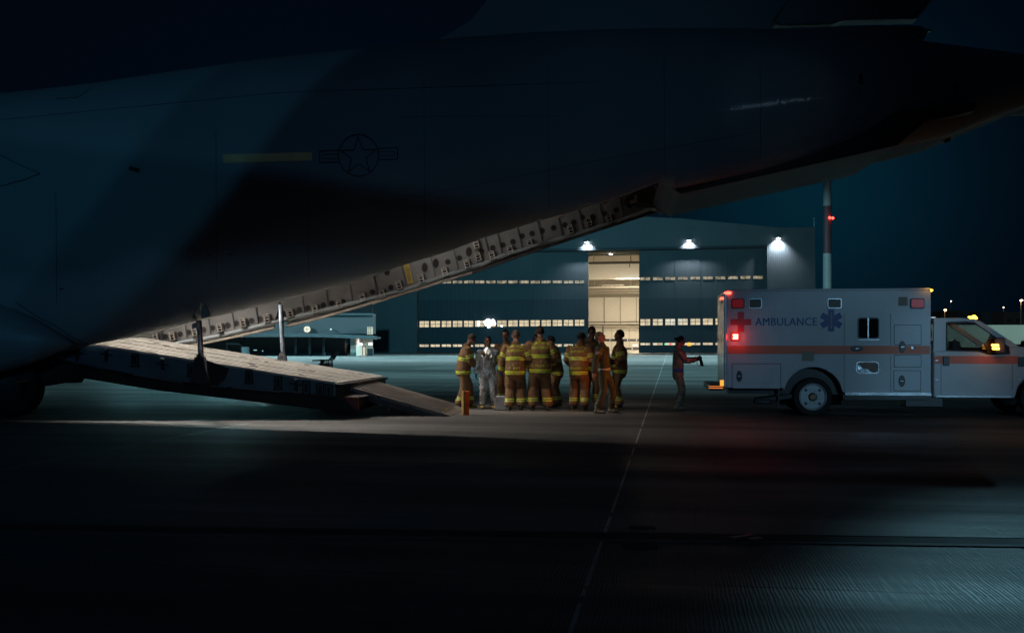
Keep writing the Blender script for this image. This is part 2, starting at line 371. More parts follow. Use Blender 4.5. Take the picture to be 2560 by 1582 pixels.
# windows in rows
def pane_mat(name, c, s, lo, sc_):
    m = bpy.data.materials.new(name); m.use_nodes = True; t = m.node_tree; N = t.nodes; L = t.links; b = N['Principled BSDF']
    b.inputs['Base Color'].default_value = (.05, .05, .05, 1); b.inputs['Roughness'].default_value = .1
    co = N.new('ShaderNodeTexCoord'); gm = N.new('ShaderNodeNewGeometry'); mp = N.new('ShaderNodeMapping'); mp.inputs['Scale'].default_value = sc_; L.new(gm.outputs['Position'], mp.inputs[0])
    n = N.new('ShaderNodeTexNoise'); n.inputs['Scale'].default_value = 1; n.inputs['Detail'].default_value = 5; L.new(mp.outputs[0], n.inputs['Vector'])
    r = N.new('ShaderNodeMapRange'); r.inputs[1].default_value = .38; r.inputs[2].default_value = .6; r.inputs[3].default_value = lo * s; r.inputs[4].default_value = s; L.new(n.outputs[0], r.inputs[0])
    b.inputs['Emission Color'].default_value = (*c, 1); L.new(r.outputs[0], b.inputs['Emission Strength']); return m
M_pane1 = pane_mat('pane_high', (.74, .62, .42), .62, .30, (1.1, 1.1, 1.6))
M_pane2 = pane_mat('pane_mid', (.92, .76, .50), .88, .66, (1.3, 1.3, 1.2))
M_pane3 = pane_mat('pane_low', (.92, .76, .52), .92, .55, (1.6, 1.6, 2.0))
wl = dl - .004
def window(x0, x1, y0, y1, rows, m):
    (a, z0), (c, z1) = HF(x0, y1, wl), HF(x1, y0, wl)
    w_, h_ = c - a, z1 - z0; t = .05
    fr = MB(); fr.bx((0, -.05, 0), (w_, .0, t)); fr.bx((0, -.05, h_ - t), (w_, 0, h_)); fr.bx((0, -.051, 0), (t, 0, h_)); fr.bx((w_ - t, -.051, 0), (w_, 0, h_)); fr.bx((w_ / 2 - .04, -.052, 0), (w_ / 2 + .04, 0, h_))
    if rows == 2: fr.bx((0, -.053, h_ / 2 - .03), (w_, 0, h_ / 2 + .03))
    o = fr.build('window', M_hframe, hg); o.location = (a, wl, z0)
    pn = MB(); pn.bx((.02, .002, .02), (w_ - .02, .012, h_ - .02)); pn.build('pane', m, o)
for k in range(15):
    x = 1048.5 + 27.72 * k
    if k >= 1: window(x, x + 24.6, 700.6, 709.2, 1, M_pane1)
    window(x, x + 24.6, 802 - k * .25, 818.6 - k * .25, 2, M_pane2); window(x, x + 24.2, 860.2 - k * .06, 867.6 - k * .06, 1, M_pane3)
for k in range(10):
    x = 1600.3 + 31.3 * k
    window(x, x + 25.7, 692.6 - k * .4, 701.3 - k * .4, 1, M_pane1)
    if k < 8: window(x, x + 25.7, 797 - k * .3, 814 - k * .3, 2, M_pane2); window(x, x + 25.7, 856.4 - k * .1, 863.4 - k * .1, 1, M_pane3)
# flood reflection in the fifth middle window, built as glowing discs
M_flood_reflection = emat('flood_reflection_white', (.75, .88, 1), 22)
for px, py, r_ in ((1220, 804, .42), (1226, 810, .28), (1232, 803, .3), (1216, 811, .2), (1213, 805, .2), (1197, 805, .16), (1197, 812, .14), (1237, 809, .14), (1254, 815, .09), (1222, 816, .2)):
    u, z = HF(px, py, wl - .12); b = MB(); b.cyl((u, wl - .14, z), (u, wl - .08, z), r_, seg=14); b.build('flood_reflection', M_flood_reflection, hg)
# little coloured lights and glows behind the lowest windows
for px, py, c_, r_ in ((1664, 860, (.2, 1, .5), .12), (1676, 860, (1, .1, .1), .14), (1723, 858, (1, .55, .08), .16), (1723, 862, (1, .5, .05), .2), (1711, 860, (1, .5, .2), .1)):
    u, z = HF(px, py, wl - .1); b = MB(); b.bx((u - r_ * 1.6, wl - .12, z - r_ * .8), (u + r_ * 1.6, wl - .08, z + r_ * .8)); b.build('signal_lamp', emat('signal_glow', c_, 1.2), hg)
# hangar interior seen through the gap
ui0, ui1 = ux0 + 1, ux1 - 1
b = MB(); b.bx((ui0, 1.6, .006), (ui1, D - .5, .02)); b.build('hangar_floor', mat('hangar_floor', (.42, .40, .34), .35, 0, .1), hg)
def inner(x0, y0, x1, y1, l, th, m, name, **k):
    b = hb(x0, y0, x1, y1, l, l + th); return b.build(name, m, hg, **k)
inner(1380, 742, 1690, 884.2, D - 1, .4, M_cream2, 'back_wall')
inner(1380, 700, 1690, 742, D - 1.2, .5, M_beam, 'back_wall_beam')
inner(1380, 560, 1690, 702, D - .9, .4, M_dkbeam, 'roof_deck')
for x in (1510, 1550, 1590, 1628, 1470): inner(x, 742, x + 1.6, 811, D - 1.25, .2, M_beam, 'wall_rib')
inner(1400, 811, 1680, 812.4, D - 2.6, .15, M_dkbeam, 'gallery_rail'); inner(1400, 804.5, 1680, 805.2, D - 2.6, .1, M_dkbeam, 'gallery_rail')
inner(1400, 815, 1680, 819, D - 2.4, .9, M_beam, 'gallery_walkway')
M_dpane = mat('dark_pane', (.03, .035, .05), .2, 0, 0)
for k in range(9):
    x = 1460 + 22 * k; inner(x, 847, x + 20, 853, D - 1.1, .05, M_dpane, 'inner_window')
for k in range(5):
    x = 1540 + 21 * k; inner(x, 878 - 9, x + 18, 878 - 4, D - 1.1, .05, M_dpane, 'inner_window')
for x in (1484, 1505, 1529, 1551, 1573): inner(x, 820, x + .8, 883, D - 1.15, .08, M_beam, 'door_seam')
inner(1506, 814, 1509, 856, 30, .3, M_hframe, 'steel_column')
# upper layers
inner(1400, 657.5, 1680, 696.5, 24, .5, M_cream2, 'hanging_baffle')
inner(1400, 636, 1680, 656, 30, .4, M_cream, 'corrugated_screen')
inner(1400, 655.8, 1680, 657.6, 23.8, .3, M_dkbeam, 'baffle_rail')
for y0, y1, l in ((722, 726, 32), (727.5, 732, 33), (734, 741, 36), (626, 628, 6), (630, 631.5, 9), (634, 636.4, 14)):
    inner(1390, y0, 1690, y1, l, .6, M_beam, 'cross_beam')
for x in (1483.5, 1575.5):
    inner(x, 697, x + 2.6, 722, 31, .4, M_beam, 'truss_post'); inner(x, 636, x + 2, 656, 28, .3, M_beam, 'truss_post')
def diag(xa, ya, xb, yb, l):
    (a, za), (c, zc) = HF(xa, ya, l), HF(xb, yb, l); b = MB(); b.cyl((a, l, za), (c, l, zc), .11, seg=8); b.build('truss_brace', M_beam, hg)
diag(1487, 719, 1521, 697, 31); diag(1577, 720, 1600, 706, 31); diag(1481, 719, 1465, 709, 31)
inner(1505, 712, 1560, 713.2, 30.5, .1, M_cream2, 'catwalk_rail'); inner(1460, 717, 1610, 718.6, 30.5, .1, M_cream2, 'catwalk_rail')
for x in (1506, 1529, 1552): inner(x, 712, x + 1.4, 719, 30.4, .1, M_cream2, 'catwalk_post')
inner(1576, 638, 1578, 656, 27, .2, mat('red_pipe', (.3, .05, .05), .5), 'sprinkler_pipe'); inner(1573, 656, 1575, 668, 23, .2, bpy.data.materials['red_pipe'], 'sprinkler_pipe')
for px, py, l in ((1525, 630, 8), (1527, 635, 10)):
    u, z = HF(px, py, l); b = MB(); b.ell((u, l, z), (.32, .32, .12)); b.build('bay_lamp', emat('bay_lamp', (1, .95, .9), 14), hg)
u, z = HF(1588, 863, D - 3); b = MB(); b.bx((u - .5, D - 3.2, z - .15), (u + .5, D - 3, z + .15)); b.build('vehicle_glow', emat('vehicle_glow', (1, 1, .95), 2), hg)
def wpt(e, p): return e.matrix_world @ Vector(p)
bpy.context.view_layer.update()
def hlight(u, l, z, power, size=6):
    p = wpt(hg, (u, l, z)); lamp('AREA', 'bay_light', p, power * 1.15, (1, .84, .62), size, (p.x, p.y, 0))
um = (uo0 + uo1) / 2
for l, pw in ((10, 2600), (24, 2600), (44, 3200)): hlight(um + 1.5, l, 13.8 if l > 20 else 16.4, pw)
p = wpt(hg, (um, 16, 3)); q = wpt(hg, (um, 26, 14)); lamp('SPOT', 'bay_uplight', p, 6400, (1, .86, .66), 2, q, 130, .8)
p = wpt(hg, (um, 40, 6)); q = wpt(hg, (um, 62, 7)); lamp('SPOT', 'bay_uplight', p, 6400, (1, .86, .66), 2, q, 140, .8)
# wall lamps
M_lampglass = emat('wall_lamp_glass', (.85, .93, 1), 60)
for px, py in ((1467, 606), (1722, 601.5), (1945.5, 596)):
    u, z = HF(px, py, -.5); b = MB(); b.bx((u - .28, -.62, z + .08), (u + .28, -.05, z + .22)); o = b.build('wall_lamp', M_hframe, hg, bevel=.02)
    b = MB(); b.ell((u, -.36, z), (.24, .2, .1)); b.build('lamp_glass', M_lampglass, o)
    p = wpt(hg, (u, -.75, z - .15)); lamp('SPOT', 'wall_lamp_light', p, 4200, (.8, .9, 1), .15, wpt(hg, (u, .9, z - 3.4)), 118, .8)

# ------------------------------------------------------------------ terminal building on the left behind the ramp
TF = frame(0, 126, 0)
tb = empty('terminal_building', (0, 126, 0), 0, 'low two-storey dark terminal with curved canopy and a round lit window', 'building')
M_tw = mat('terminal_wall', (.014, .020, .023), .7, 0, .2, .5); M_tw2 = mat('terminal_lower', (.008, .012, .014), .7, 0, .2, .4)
def tbx(x0, y0, x1, y1, l0, l1, m, name):
    (a, z0), (c, z1) = TF(x0, y1, l0), TF(x1, y0, l0); b = MB(); b.bx((a, l0, max(z0, 0)), (c, l1, z1)); return b.build(name, m, tb)
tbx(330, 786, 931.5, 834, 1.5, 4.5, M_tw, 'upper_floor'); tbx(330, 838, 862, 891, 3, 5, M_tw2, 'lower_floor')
tbx(320, 783, 931, 787.5, 1.3, 4.6, mat('parapet', (.02, .03, .033), .5), 'parapet')
tbx(330, 740, 931, 783, 22, 24, M_tw2, 'rear_block')
b = MB(); rings = []
for k in range(21):
    x = 500 + 431 * k / 20; y = 845 - 12 * math.cos((x - 700) / 300.0) + (0 if x < 800 else (x - 800) * .02)
    s_, z = TF(x, y, -1.5); rings.append([(s_, -1.5, z), (s_, 3, z), (s_, 3, z - .45), (s_, -1.5, z - .45)])
b.loft(rings); b.build('canopy', mat('canopy_edge', (.022, .034, .038), .5), tb)
for x in (565, 600, 736, 771, 806): tbx(x, 838, x + 6, 890.5, 1, 1.5, M_tw, 'column')
for x in (605, 640, 745, 780, 815): tbx(x, 868, x + 22, 870, 2.9, 3, M_tw, 'window_rail')
s_, z = TF(767.5, 823, 1.3); b = MB(); b.cyl((s_, 1.25, z), (s_, 1.45, z), .40, seg=28); o = b.build('round_window', emat('round_glow', (1, .95, .72), .95), tb)
b = MB(); b.bx((s_ - .02, 1.2, z - .4), (s_ + .02, 1.24, z + .4)); b.bx((s_ - .4, 1.2, z - .02), (s_ + .4, 1.235, z + .02)); b.build('glazing_bar', M_hframe, o)
s_, z = TF(827, 823, 1.3); b = MB(); b.cyl((s_, 1.25, z), (s_, 1.4, z), .09, seg=12); b.build('porch_lamp', emat('porch_lamp', (.8, 1, .85), 1.2), tb)
# lit side window and entrance
tbx(917, 817, 931, 836, .9, 1.4, emat('pale_green_window', (.80, .88, .66), .62), 'lit_window')
for x in (917, 921.5, 925.8): tbx(x, 817, x + .8, 836, .82, .88, M_hframe, 'mullion')
tbx(917, 820, 931, 820.8, .82, .89, M_hframe, 'mullion'); tbx(917, 832.5, 931, 833.3, .82, .89, M_hframe, 'mullion')
tbx(876, 843, 931, 889, 7, 7.3, mat('porch_wall', (.34, .31, .26), .7), 'porch_back'); tbx(876, 843, 890, 889.5, 1.5, 7, bpy.data.materials['porch_wall'], 'porch_side')
tbx(872, 841, 931, 846, -1, 7, M_tw, 'porch_roof')
tbx(889, 868, 893, 889.5, 6.8, 6.95, emat('door_glass_green', (.55, .62, .45), .5), 'entrance_glass'); tbx(897, 867, 913, 889.5, 6.8, 6.95, emat('door_glass', (.95, .85, .62), .75), 'entrance_glass')
for x in (893, 899, 903, 906, 913): tbx(x, 865, x + 1, 889.8, 6.6, 6.75, M_hframe, 'door_frame')
tbx(890, 865, 915, 867, 6.6, 6.76, M_hframe, 'door_frame')
for x0, x1, y in ((892, 904, 860), (878, 882, 862), (922, 929, 860)):
    tbx(x0, y - 2.2, x1, y + 2.2, 4.5, 4.9, emat('porch_tube', (1, .93, .88), 6), 'ceiling_lamp')
lamp('POINT', 'porch_light', P(898, 855, 129.5), 90, (1, .85, .68), .4)
tbx(918, 871, 931, 889.5, 0, 1.2, M_tw2, 'meter_box')
for x, y in ((637, 875), (656, 877)): tbx(x - 3 if x < 640 else x - 1, y - 1, x + 4 if x < 640 else x + 1, y + 1, -.5, -.3, emat('small_marker_light', (.4, .8, .9), .8), 'marker_light')
tbx(604, 867, 614, 890, -2, 0, mat('pale_cabinet', (.04, .06, .065), .5), 'cabinet'); tbx(565, 858, 598, 861, -1, 1, M_tw, 'sign_beam')

# ------------------------------------------------------------------ chimney mast
ch = empty('chimney', ((2068 - CX) * 320 / F, 320, 0), 0, 'tall slim chimney banded white and dull red behind the hangar', 'chimney')
M_cw = mat('chimney_white', (.32, .36, .37), .6); M_cr = mat('chimney_red', (.11, .05, .06), .6)
def zz(y): return CH - (y - HY) * 320 / F
bands = [(862, 634, M_cw), (634, 515, M_cr), (515, 395, M_cw), (395, 280, M_cr)]
for ya, yb, m in bands:
    z0, z1 = max(0, zz(ya)), zz(yb); r0 = 1.40 - z0 * .003; r1 = 1.40 - z1 * .003; b = MB(); b.cyl((0, 0, z0), (0, 0, z1), r0, r1, 24, cap=False); b.build('shaft_band', m, ch, smooth=True)
for dx in (.35, 1.3):
    b = MB(); b.ell((dx, -1.5, zz(546) - (dx - .3) * .1), (.42, .3, .42)); b.build('warning_lamp', emat('warning_red', (1, .03, .02), 12), ch)
lamp('SPOT', 'chimney_flood', (60, 270, 30), 60000, TEAL, 1, (101, 320, 30), 40, .8)

# ------------------------------------------------------------------ distant things at right
def far_box(name, x0, y0, x1, y1, Y, depth, m, label, cat, group=None):
    a, c = P(x0, y0, Y), P(x1, y1, Y); b = MB(); b.bx((0, 0, 0), (c.x - a.x, depth, a.z)); o = b.build(name, m); o.location = (a.x, Y, 0)
    tag(o, label, cat, group); return o
fh = far_box('warehouse', 2352, 777, 2452, 860, 420, 40, mat('far_brown_wall', (.05, .04, .04), .8), 'low brownish warehouse roofline just right of the ambulance box', 'warehouse')
fh2 = far_box('warehouse', 2453, 779, 2508, 860, 410, 40, mat('far_blue_wall', (.03, .04, .06), .8), 'dark blue warehouse block between the brownish ones', 'warehouse')
fh3 = far_box('warehouse', 2509, 779, 2760, 860, 400, 40, mat('far_brown_wall_two', (.06, .045, .045), .8), 'brownish warehouse with small dark windows under the tall street lamp', 'warehouse')
for x in (2517, 2541):
    a = P(x, 800, 400); b = MB(); b.bx((a.x - fh3.location.x, -.3, a.z - .8), (a.x - fh3.location.x + 1.6, 0, a.z + .6)); b.build('window', M_dpane, fh3)
pw = far_box('blast_wall', 2300, 812, 2900, 860, 300, 1.0, mat('pale_wall', (.34, .42, .40), .8, 0, .15, .1), 'pale teal-lit wall crossing behind the cab of the ambulance', 'wall')
lamp('SPOT', 'wall_wash', (150, 262, 14), 26000, (.6, 1, .95), 1, (146, 300, 3), 110, .8)
lamp('POINT', 'town_glow', (152, 285, 1.2), 700, (1, .62, .4), 1)
# pole lamps
M_pole = mat('lamp_pole', (.30, .25, .2), .6)
def street_lamp(px, ytop, Y, c_, s_, r_, label, pole=.12):
    p = P(px, ytop, Y); e = empty('street_lamp', (p.x, Y, 0), 0, label, 'street lamp', 'street lamps beyond the wall')
    b = MB(); b.cyl((0, 0, 0), (0, 0, p.z), pole * 1.4, pole, 8); b.build('pole', M_pole, e)
    b = MB(); b.bx((-.5, -.9, p.z), (.5, .2, p.z + .2)); b.build('lamp_head', M_darkgrey, e, bevel=.04)
    b = MB(); b.ell((0, -.5, p.z - .12), (r_, r_, r_ * .7)); b.build('lamp_glass', emat('street_lamp_glass', c_, s_), e)
    lamp('POINT', 'street_lamp_light', (p.x, Y - 1.2, p.z - .6), 130, c_, .3)
street_lamp(2362, 774, 395, (1, .55, .22), 18, .5, 'orange street lamp nearest the ambulance box, lit')
street_lamp(2377, 752, 700, (1, .80, .60), 10, .42, 'high faint lamp above and beyond the orange street lamp', .08)
street_lamp(2508, 768, 650, (1, .80, .6), 9, .42, 'faint distant lamp between the orange lamps', .08)
street_lamp(2552, 750, 380, (1, .66, .36), 18, .5, 'tallest orange street lamp, above the hood of the ambulance', .16)
# small bits beyond the hood
e = empty('service_truck', P(2560, 858, 200), 0, 'tiny parked service truck low against the pale wall', 'truck'); e.location.z = 0
b = MB(); b.prism([(-2.6, .5), (2.4, .5), (2.4, 1.5), (1.5, 1.6), (1.2, 2.2), (-.1, 2.2), (-.3, 1.5), (-2.6, 1.5)], -.9, .9); b.build('body', M_darkgrey, e, bevel=.06)
for x in (-1.6, 1.5):
    b = MB(); b.cyl((x, -1, .45), (x, -.7, .45), .45); b.build('wheel', M_rubber, e)

# ------------------------------------------------------------------ cargo aircraft
AO = (-3.3, 22.5); AD = 5.5
AF = frame(AO[0], AO[1], AD)
ac = empty('cargo_aircraft', (AO[0], AO[1], 0), -AD, 'giant grey military cargo aircraft with its tail ramp lowered to the ground', 'aircraft')
def skin_material():
    m = mat('aircraft_skin', (.24, .27, .29), .62, .0, .16, .35, stretch=(1, 1, .6), spec=.25)
    t = m.node_tree; N = t.nodes; L = t.links; b = N['Principled BSDF']
    co = N.new('ShaderNodeTexCoord')
    mp = N.new('ShaderNodeMapping'); mp.inputs['Scale'].default_value = (2.6, .3, .16); L.new(co.outputs['Object'], mp.inputs[0])
    n = N.new('ShaderNodeTexNoise'); n.inputs['Scale'].default_value = 2.2; n.inputs['Detail'].default_value = 4; L.new(mp.outputs[0], n.inputs['Vector'])
    # shallow oil-canning between frames and plate laps
    br = N.new('ShaderNodeTexBrick'); br.inputs['Scale'].default_value = .42; br.inputs['Mortar Size'].default_value = .004; br.offset = 0
    sp = N.new('ShaderNodeSeparateXYZ'); L.new(co.outputs['Object'], sp.inputs[0]); cb = N.new('ShaderNodeCombineXYZ'); L.new(sp.outputs[0], cb.inputs[0]); L.new(sp.outputs[2], cb.inputs[1]); L.new(cb.outputs[0], br.inputs['Vector'])
    a = N.new('ShaderNodeMath'); a.operation = 'MULTIPLY_ADD'; L.new(br.outputs['Fac'], a.inputs[0]); a.inputs[1].default_value = -.12; L.new(n.outputs[0], a.inputs[2])
    bp = N.new('ShaderNodeBump'); bp.inputs['Strength'].default_value = .22; bp.inputs['Distance'].default_value = .03; L.new(a.outputs[0], bp.inputs['Height']); L.new(bp.outputs[0], b.inputs['Normal'])
    mp2 = N.new('ShaderNodeMapping'); mp2.inputs['Scale'].default_value = (19, .3, .8); L.new(co.outputs['Object'], mp2.inputs[0])
    n3 = N.new('ShaderNodeTexNoise'); n3.inputs['Scale'].default_value = 1.0; n3.inputs['Detail'].default_value = 3; L.new(mp2.outputs[0], n3.inputs['Vector'])
    b2 = N.new('ShaderNodeBump'); b2.inputs['Strength'].default_value = .9; b2.inputs['Distance'].default_value = .02; L.new(n3.outputs[0], b2.inputs['Height']); L.new(b2.outputs[0], b.inputs['Coat Normal'])
    b.inputs['Coat Roughness'].default_value = .09
    # gloss coat limited to ellipses set where the lamp glints should show
    tot = None
    for (gx, gy, rx_, rz_) in ((1960, 255, 1.05, .34), (1955, 383, .75, .42), (1180, 432, .95, .22)):
        gs, gz = AF(gx, gy, -2.9); sb = N.new('ShaderNodeVectorMath'); sb.operation = 'SUBTRACT'; L.new(co.outputs['Object'], sb.inputs[0]); sb.inputs[1].default_value = (gs, 0, gz)
        ml = N.new('ShaderNodeVectorMath'); ml.operation = 'MULTIPLY'; L.new(sb.outputs[0], ml.inputs[0]); ml.inputs[1].default_value = (1 / rx_, 0, 1 / rz_)
        ln = N.new('ShaderNodeVectorMath'); ln.operation = 'LENGTH'; L.new(ml.outputs[0], ln.inputs[0])
        mr_ = N.new('ShaderNodeMapRange'); L.new(ln.outputs['Value'], mr_.inputs[0]); mr_.inputs[1].default_value = .7; mr_.inputs[2].default_value = 1.1; mr_.inputs[3].default_value = .5; mr_.inputs[4].default_value = 0
        if tot is None: tot = mr_.outputs[0]
        else:
            ad = N.new('ShaderNodeMath'); ad.operation = 'ADD'; L.new(tot, ad.inputs[0]); L.new(mr_.outputs[0], ad.inputs[1]); tot = ad.outputs[0]
    L.new(tot, b.inputs['Coat Weight'])
    return m
M_skin = skin_material()
M_skin2 = mat('aircraft_fairing', (.20, .23, .25), .5, 0, .18, .6)
M_inside = mat('bay_interior', (.16, .16, .155), .7, 0, .2)
M_dark = mat('bay_dark', (.03, .03, .03), .8)
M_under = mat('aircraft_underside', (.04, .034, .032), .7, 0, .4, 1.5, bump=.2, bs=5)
TOPL = [(-1500, 292), (-600, 280), (0, 235), (222, 212), (444, 181), (667, 151), (900, 127), (1046, 110), (1260, 92), (1465, 81), (1700, 77), (1967, 79), (2155, 89), (2350, 113), (2560, 143), (2900, 205), (3300, 290)]
EDGE = [(-1500, 930), (-300, 928), (0, 924), (100, 913), (143, 897), (182, 880), (222, 862), (324, 845), (400, 827), (560, 787), (755, 739), (900, 702), (1004, 664), (1129, 626), (1210, 594), (1340, 555), (1460, 520), (1570, 486), (1650, 455), (1680, 470), (1711, 467), (1842, 440), (1973, 415), (2090, 394), (2192, 376), (2359, 345), (2560, 267), (2750, 262), (3000, 270), (3300, 292)]
WE = [(-1500, .4), (0, .9), (100, 1.5), (222, 2.25), (1600, 2.2), (2000, 1.5), (2300, .9), (2600, .35), (3300, .1)]
AA = [(-1500, 3.25), (900, 3.25), (1300, 3.05), (1700, 2.65), (2100, 2.1), (2560, 1.35), (3000, .7), (3300, .35)]
tp = sorted(AF(x, y, -.85 * interp(AA, x) / 3.25) for x, y in smoothed(TOPL, 4)); ed = sorted(AF(x, y, -interp(WE, x)) for x, y in EDGE)
s_of = lambda px: AF(px, 500, -2.2)[0]
def px_of(s):
    X = AO[0] + s * math.cos(R(AD)) - 2.2 * math.sin(R(AD)); Y = AO[1] - s * math.sin(R(AD)) - 2.2 * math.cos(R(AD)); return CX + F * X / Y
s0, s1 = -26.0, s_of(3250)
stations = sorted(set([s0 + (s1 - s0) * k / 150 for k in range(151)] + [s_of(x) for x in (1640, 1651, 1680, 2192)]))
def section(s, nseg=28):
    px = px_of(s); zt = interp(tp, s) - .0; ze = interp(ed, s); a = interp(AA, px); we = interp(WE, px)
    zt = zt + (.14 * a / 3.25)       # crest stands above the tangent seen from below
    zm = ze + (zt - ze) * interp([(-1500, .47), (222, .47), (1600, .40), (2400, .46), (3300, .5)], px)
    pts = []
    for k in range(nseg + 1):       # near edge up to the crest, lateral negative = near side
        t = k / nseg
        if t < .45:
            q = t / .45 * math.pi / 2; y = we + (a - we) * math.sin(q) ** .9; z = zm - (zm - ze) * math.cos(q)
        else:
            q = (t - .45) / .55 * math.pi / 2; y = a * math.cos(q); z = zm + (zt - zm) * math.sin(q)
        pts.append((s, -y, z))
    return pts + [(p[0], -p[1], p[2]) for p in reversed(pts[:-1])]
rings = [section(s) for s in stations]
b = MB(); n = len(rings[0])
for r in rings: b.v += r
for j in range(len(rings) - 1):
    for i in range(n - 1):
        b.f.append((j * n + i, j * n + i + 1, (j + 1) * n + i + 1, (j + 1) * n + i)); b.m.append(0)
    px = px_of((stations[j] + stations[j + 1]) / 2)
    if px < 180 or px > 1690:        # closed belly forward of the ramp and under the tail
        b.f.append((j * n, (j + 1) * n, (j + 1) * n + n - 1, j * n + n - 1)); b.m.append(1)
b.f.append(tuple(range(n))); b.m.append(0); b.f.append(tuple((len(rings) - 1) * n + i for i in range(n))); b.m.append(0)
fus = b.build('fuselage', [M_skin, M_under, M_inside], ac, smooth=True, recalc=False)
bm = bmesh.new(); bm.from_mesh(fus.data); bmesh.ops.recalc_face_normals(bm, faces=bm.faces); bm.to_mesh(fus.data)
bvh_f = BVHTree.FromBMesh(bm); bm.free()
sol = fus.modifiers.new('s', 'SOLIDIFY'); sol.thickness = .10; sol.offset = -1; sol.use_rim = True; sol.material_offset = 2
def on_skin(px, py, off=.012):
    """local point on the near skin at this height and station"""
    s, z = AF(px, py, -2.9)
    for _ in range(3):
        h = bvh_f.ray_cast(Vector((s, -8, z)), Vector((0, 1, 0)))
        if h[0] is None: return Vector((s, -2.9, z))
        s, z = AF(px, py, h[0].y)
    h = bvh_f.ray_cast(Vector((s, -8, z)), Vector((0, 1, 0)))
    p = h[0] if h[0] is not None else Vector((s, -2.9, z)); return Vector((p.x, p.y - off, p.z))
def skin_strip(mb, pts, wpx, closed=False, off=.014):
    """painted line of a given pixel width laid on the skin along pts"""
    n = len(pts); fine = []
    rng = n if closed else n - 1
    for i in range(rng):
        a, c = pts[i], pts[(i + 1) % n]; k = max(1, int(math.hypot(c[0] - a[0], c[1] - a[1]) / 8))
        d = (c[0] - a[0], c[1] - a[1]); L_ = math.hypot(*d); nx, ny = -d[1] / L_ * wpx / 2, d[0] / L_ * wpx / 2
        row = [];
        e = wpx / 2 / L_
        for j in range(k + 1):
            t = -e + (1 + 2 * e) * j / k; x, y = a[0] + d[0] * t, a[1] + d[1] * t
            row.append((on_skin(x + nx, y + ny, off), on_skin(x - nx, y - ny, off)))
        o = len(mb.v); mb.v += [tuple(q) for r in row for q in r]
        for j in range(k): mb.f.append((o + 2 * j, o + 2 * j + 1, o + 2 * j + 3, o + 2 * j + 2)); mb.m.append(0)
        off += .0006
    return mb
M_mark = mat('insignia_black', (.006, .007, .008), .5, 0, .2)
b = MB(); cx_, cy_ = 897, 389
skin_strip(b, [(cx_ + 50 * math.cos(2 * math.pi * k / 40), cy_ + 52 * math.sin(2 * math.pi * k / 40)) for k in range(40)], 2.6, True)
star = []
for k in range(10):
    a = R(-90 + 36 * k - 2.0); r = 46 if k % 2 == 0 else 18.5; star.append((cx_ + r * math.cos(a), cy_ + 2 + r * 1.04 * math.sin(a)))
skin_strip(b, star, 2.6, True)
tl = lambda x: -(x - cx_) * .045
for sg in (-1, 1):
    xi, xo = cx_ + sg * 49, cx_ + sg * 97
    skin_strip(b, [(xi, cy_ - 15 + tl(xi)), (xo, cy_ - 15 + tl(xo)), (xo, cy_ + 14 + tl(xo)), (xi, cy_ + 14 + tl(xi))], 2.6)
    xi, xo = cx_ + sg * 50, cx_ + sg * 89
    skin_strip(b, [(xi, cy_ - 6 + tl(xi)), (xo, cy_ - 6 + tl(xo)), (xo, cy_ + 5 + tl(xo)), (xi, cy_ + 5 + tl(xi))], 1.5, True)
b.build('insignia', M_mark, ac, recalc=False)
b = MB(); skin_strip(b, [(569, 397), (770, 391.5)], 21); b.build('formation_light_strip', mat('formation_strip', (.44, .40, .20), .6, 0, .18, 4, emit=(.8, .75, .4), es=.004), ac, recalc=False)
# panel lines and fairing edges on the skin
b = MB()
for pts in ([(0, 388), (55, 415), (100, 434), (60, 450), (0, 466)], [(40, 755), (90, 790), (140, 815), (185, 845), (222, 862)], [(140, 247), (195, 243), (225, 218)],):
    b = MB(); skin_strip(b, pts, 1.6, off=.01); b.build('panel_line', M_mark, ac, recalc=False)
for x0, y0, y1 in ((140, 480, 760), (540, 330, 700), (770, 420, 690), (1060, 200, 600), (1370, 160, 520), (1660, 150, 440), (1900, 150, 400)):
    b = MB(); skin_strip(b, [(x0, y0), (x0 + 2, y1)], .9, off=.008); b.build('panel_line', M_mark, ac, recalc=False)
b = MB(); skin_strip(b, [(328, 421), (344, 426)], 10); b.build('drain_scoop', M_mark, ac, recalc=False)
b = MB()
for (x, y) in ((2151, 198), (2386, 222)): b = MB(); skin_strip(b, [(x, y - 9), (x + 1, y + 9)], 10); b.build('vent', M_mark, ac, recalc=False)
for (x, y) in ((523, 638), (576, 636), (154, 722), (150, 865)): b = MB(); skin_strip(b, [(x - 4, y), (x + 4, y)], 3); b.build('vent', M_mark, ac, recalc=False)
for pts in ([(0, 300), (700, 232), (1500, 205)], [(600, 560), (1000, 500), (1500, 400), (1900, 330)], [(1000, 292), (1400, 290)]):
    b = MB(); skin_strip(b, pts, .7, off=.008); b.build('panel_line', M_mark, ac, recalc=False)
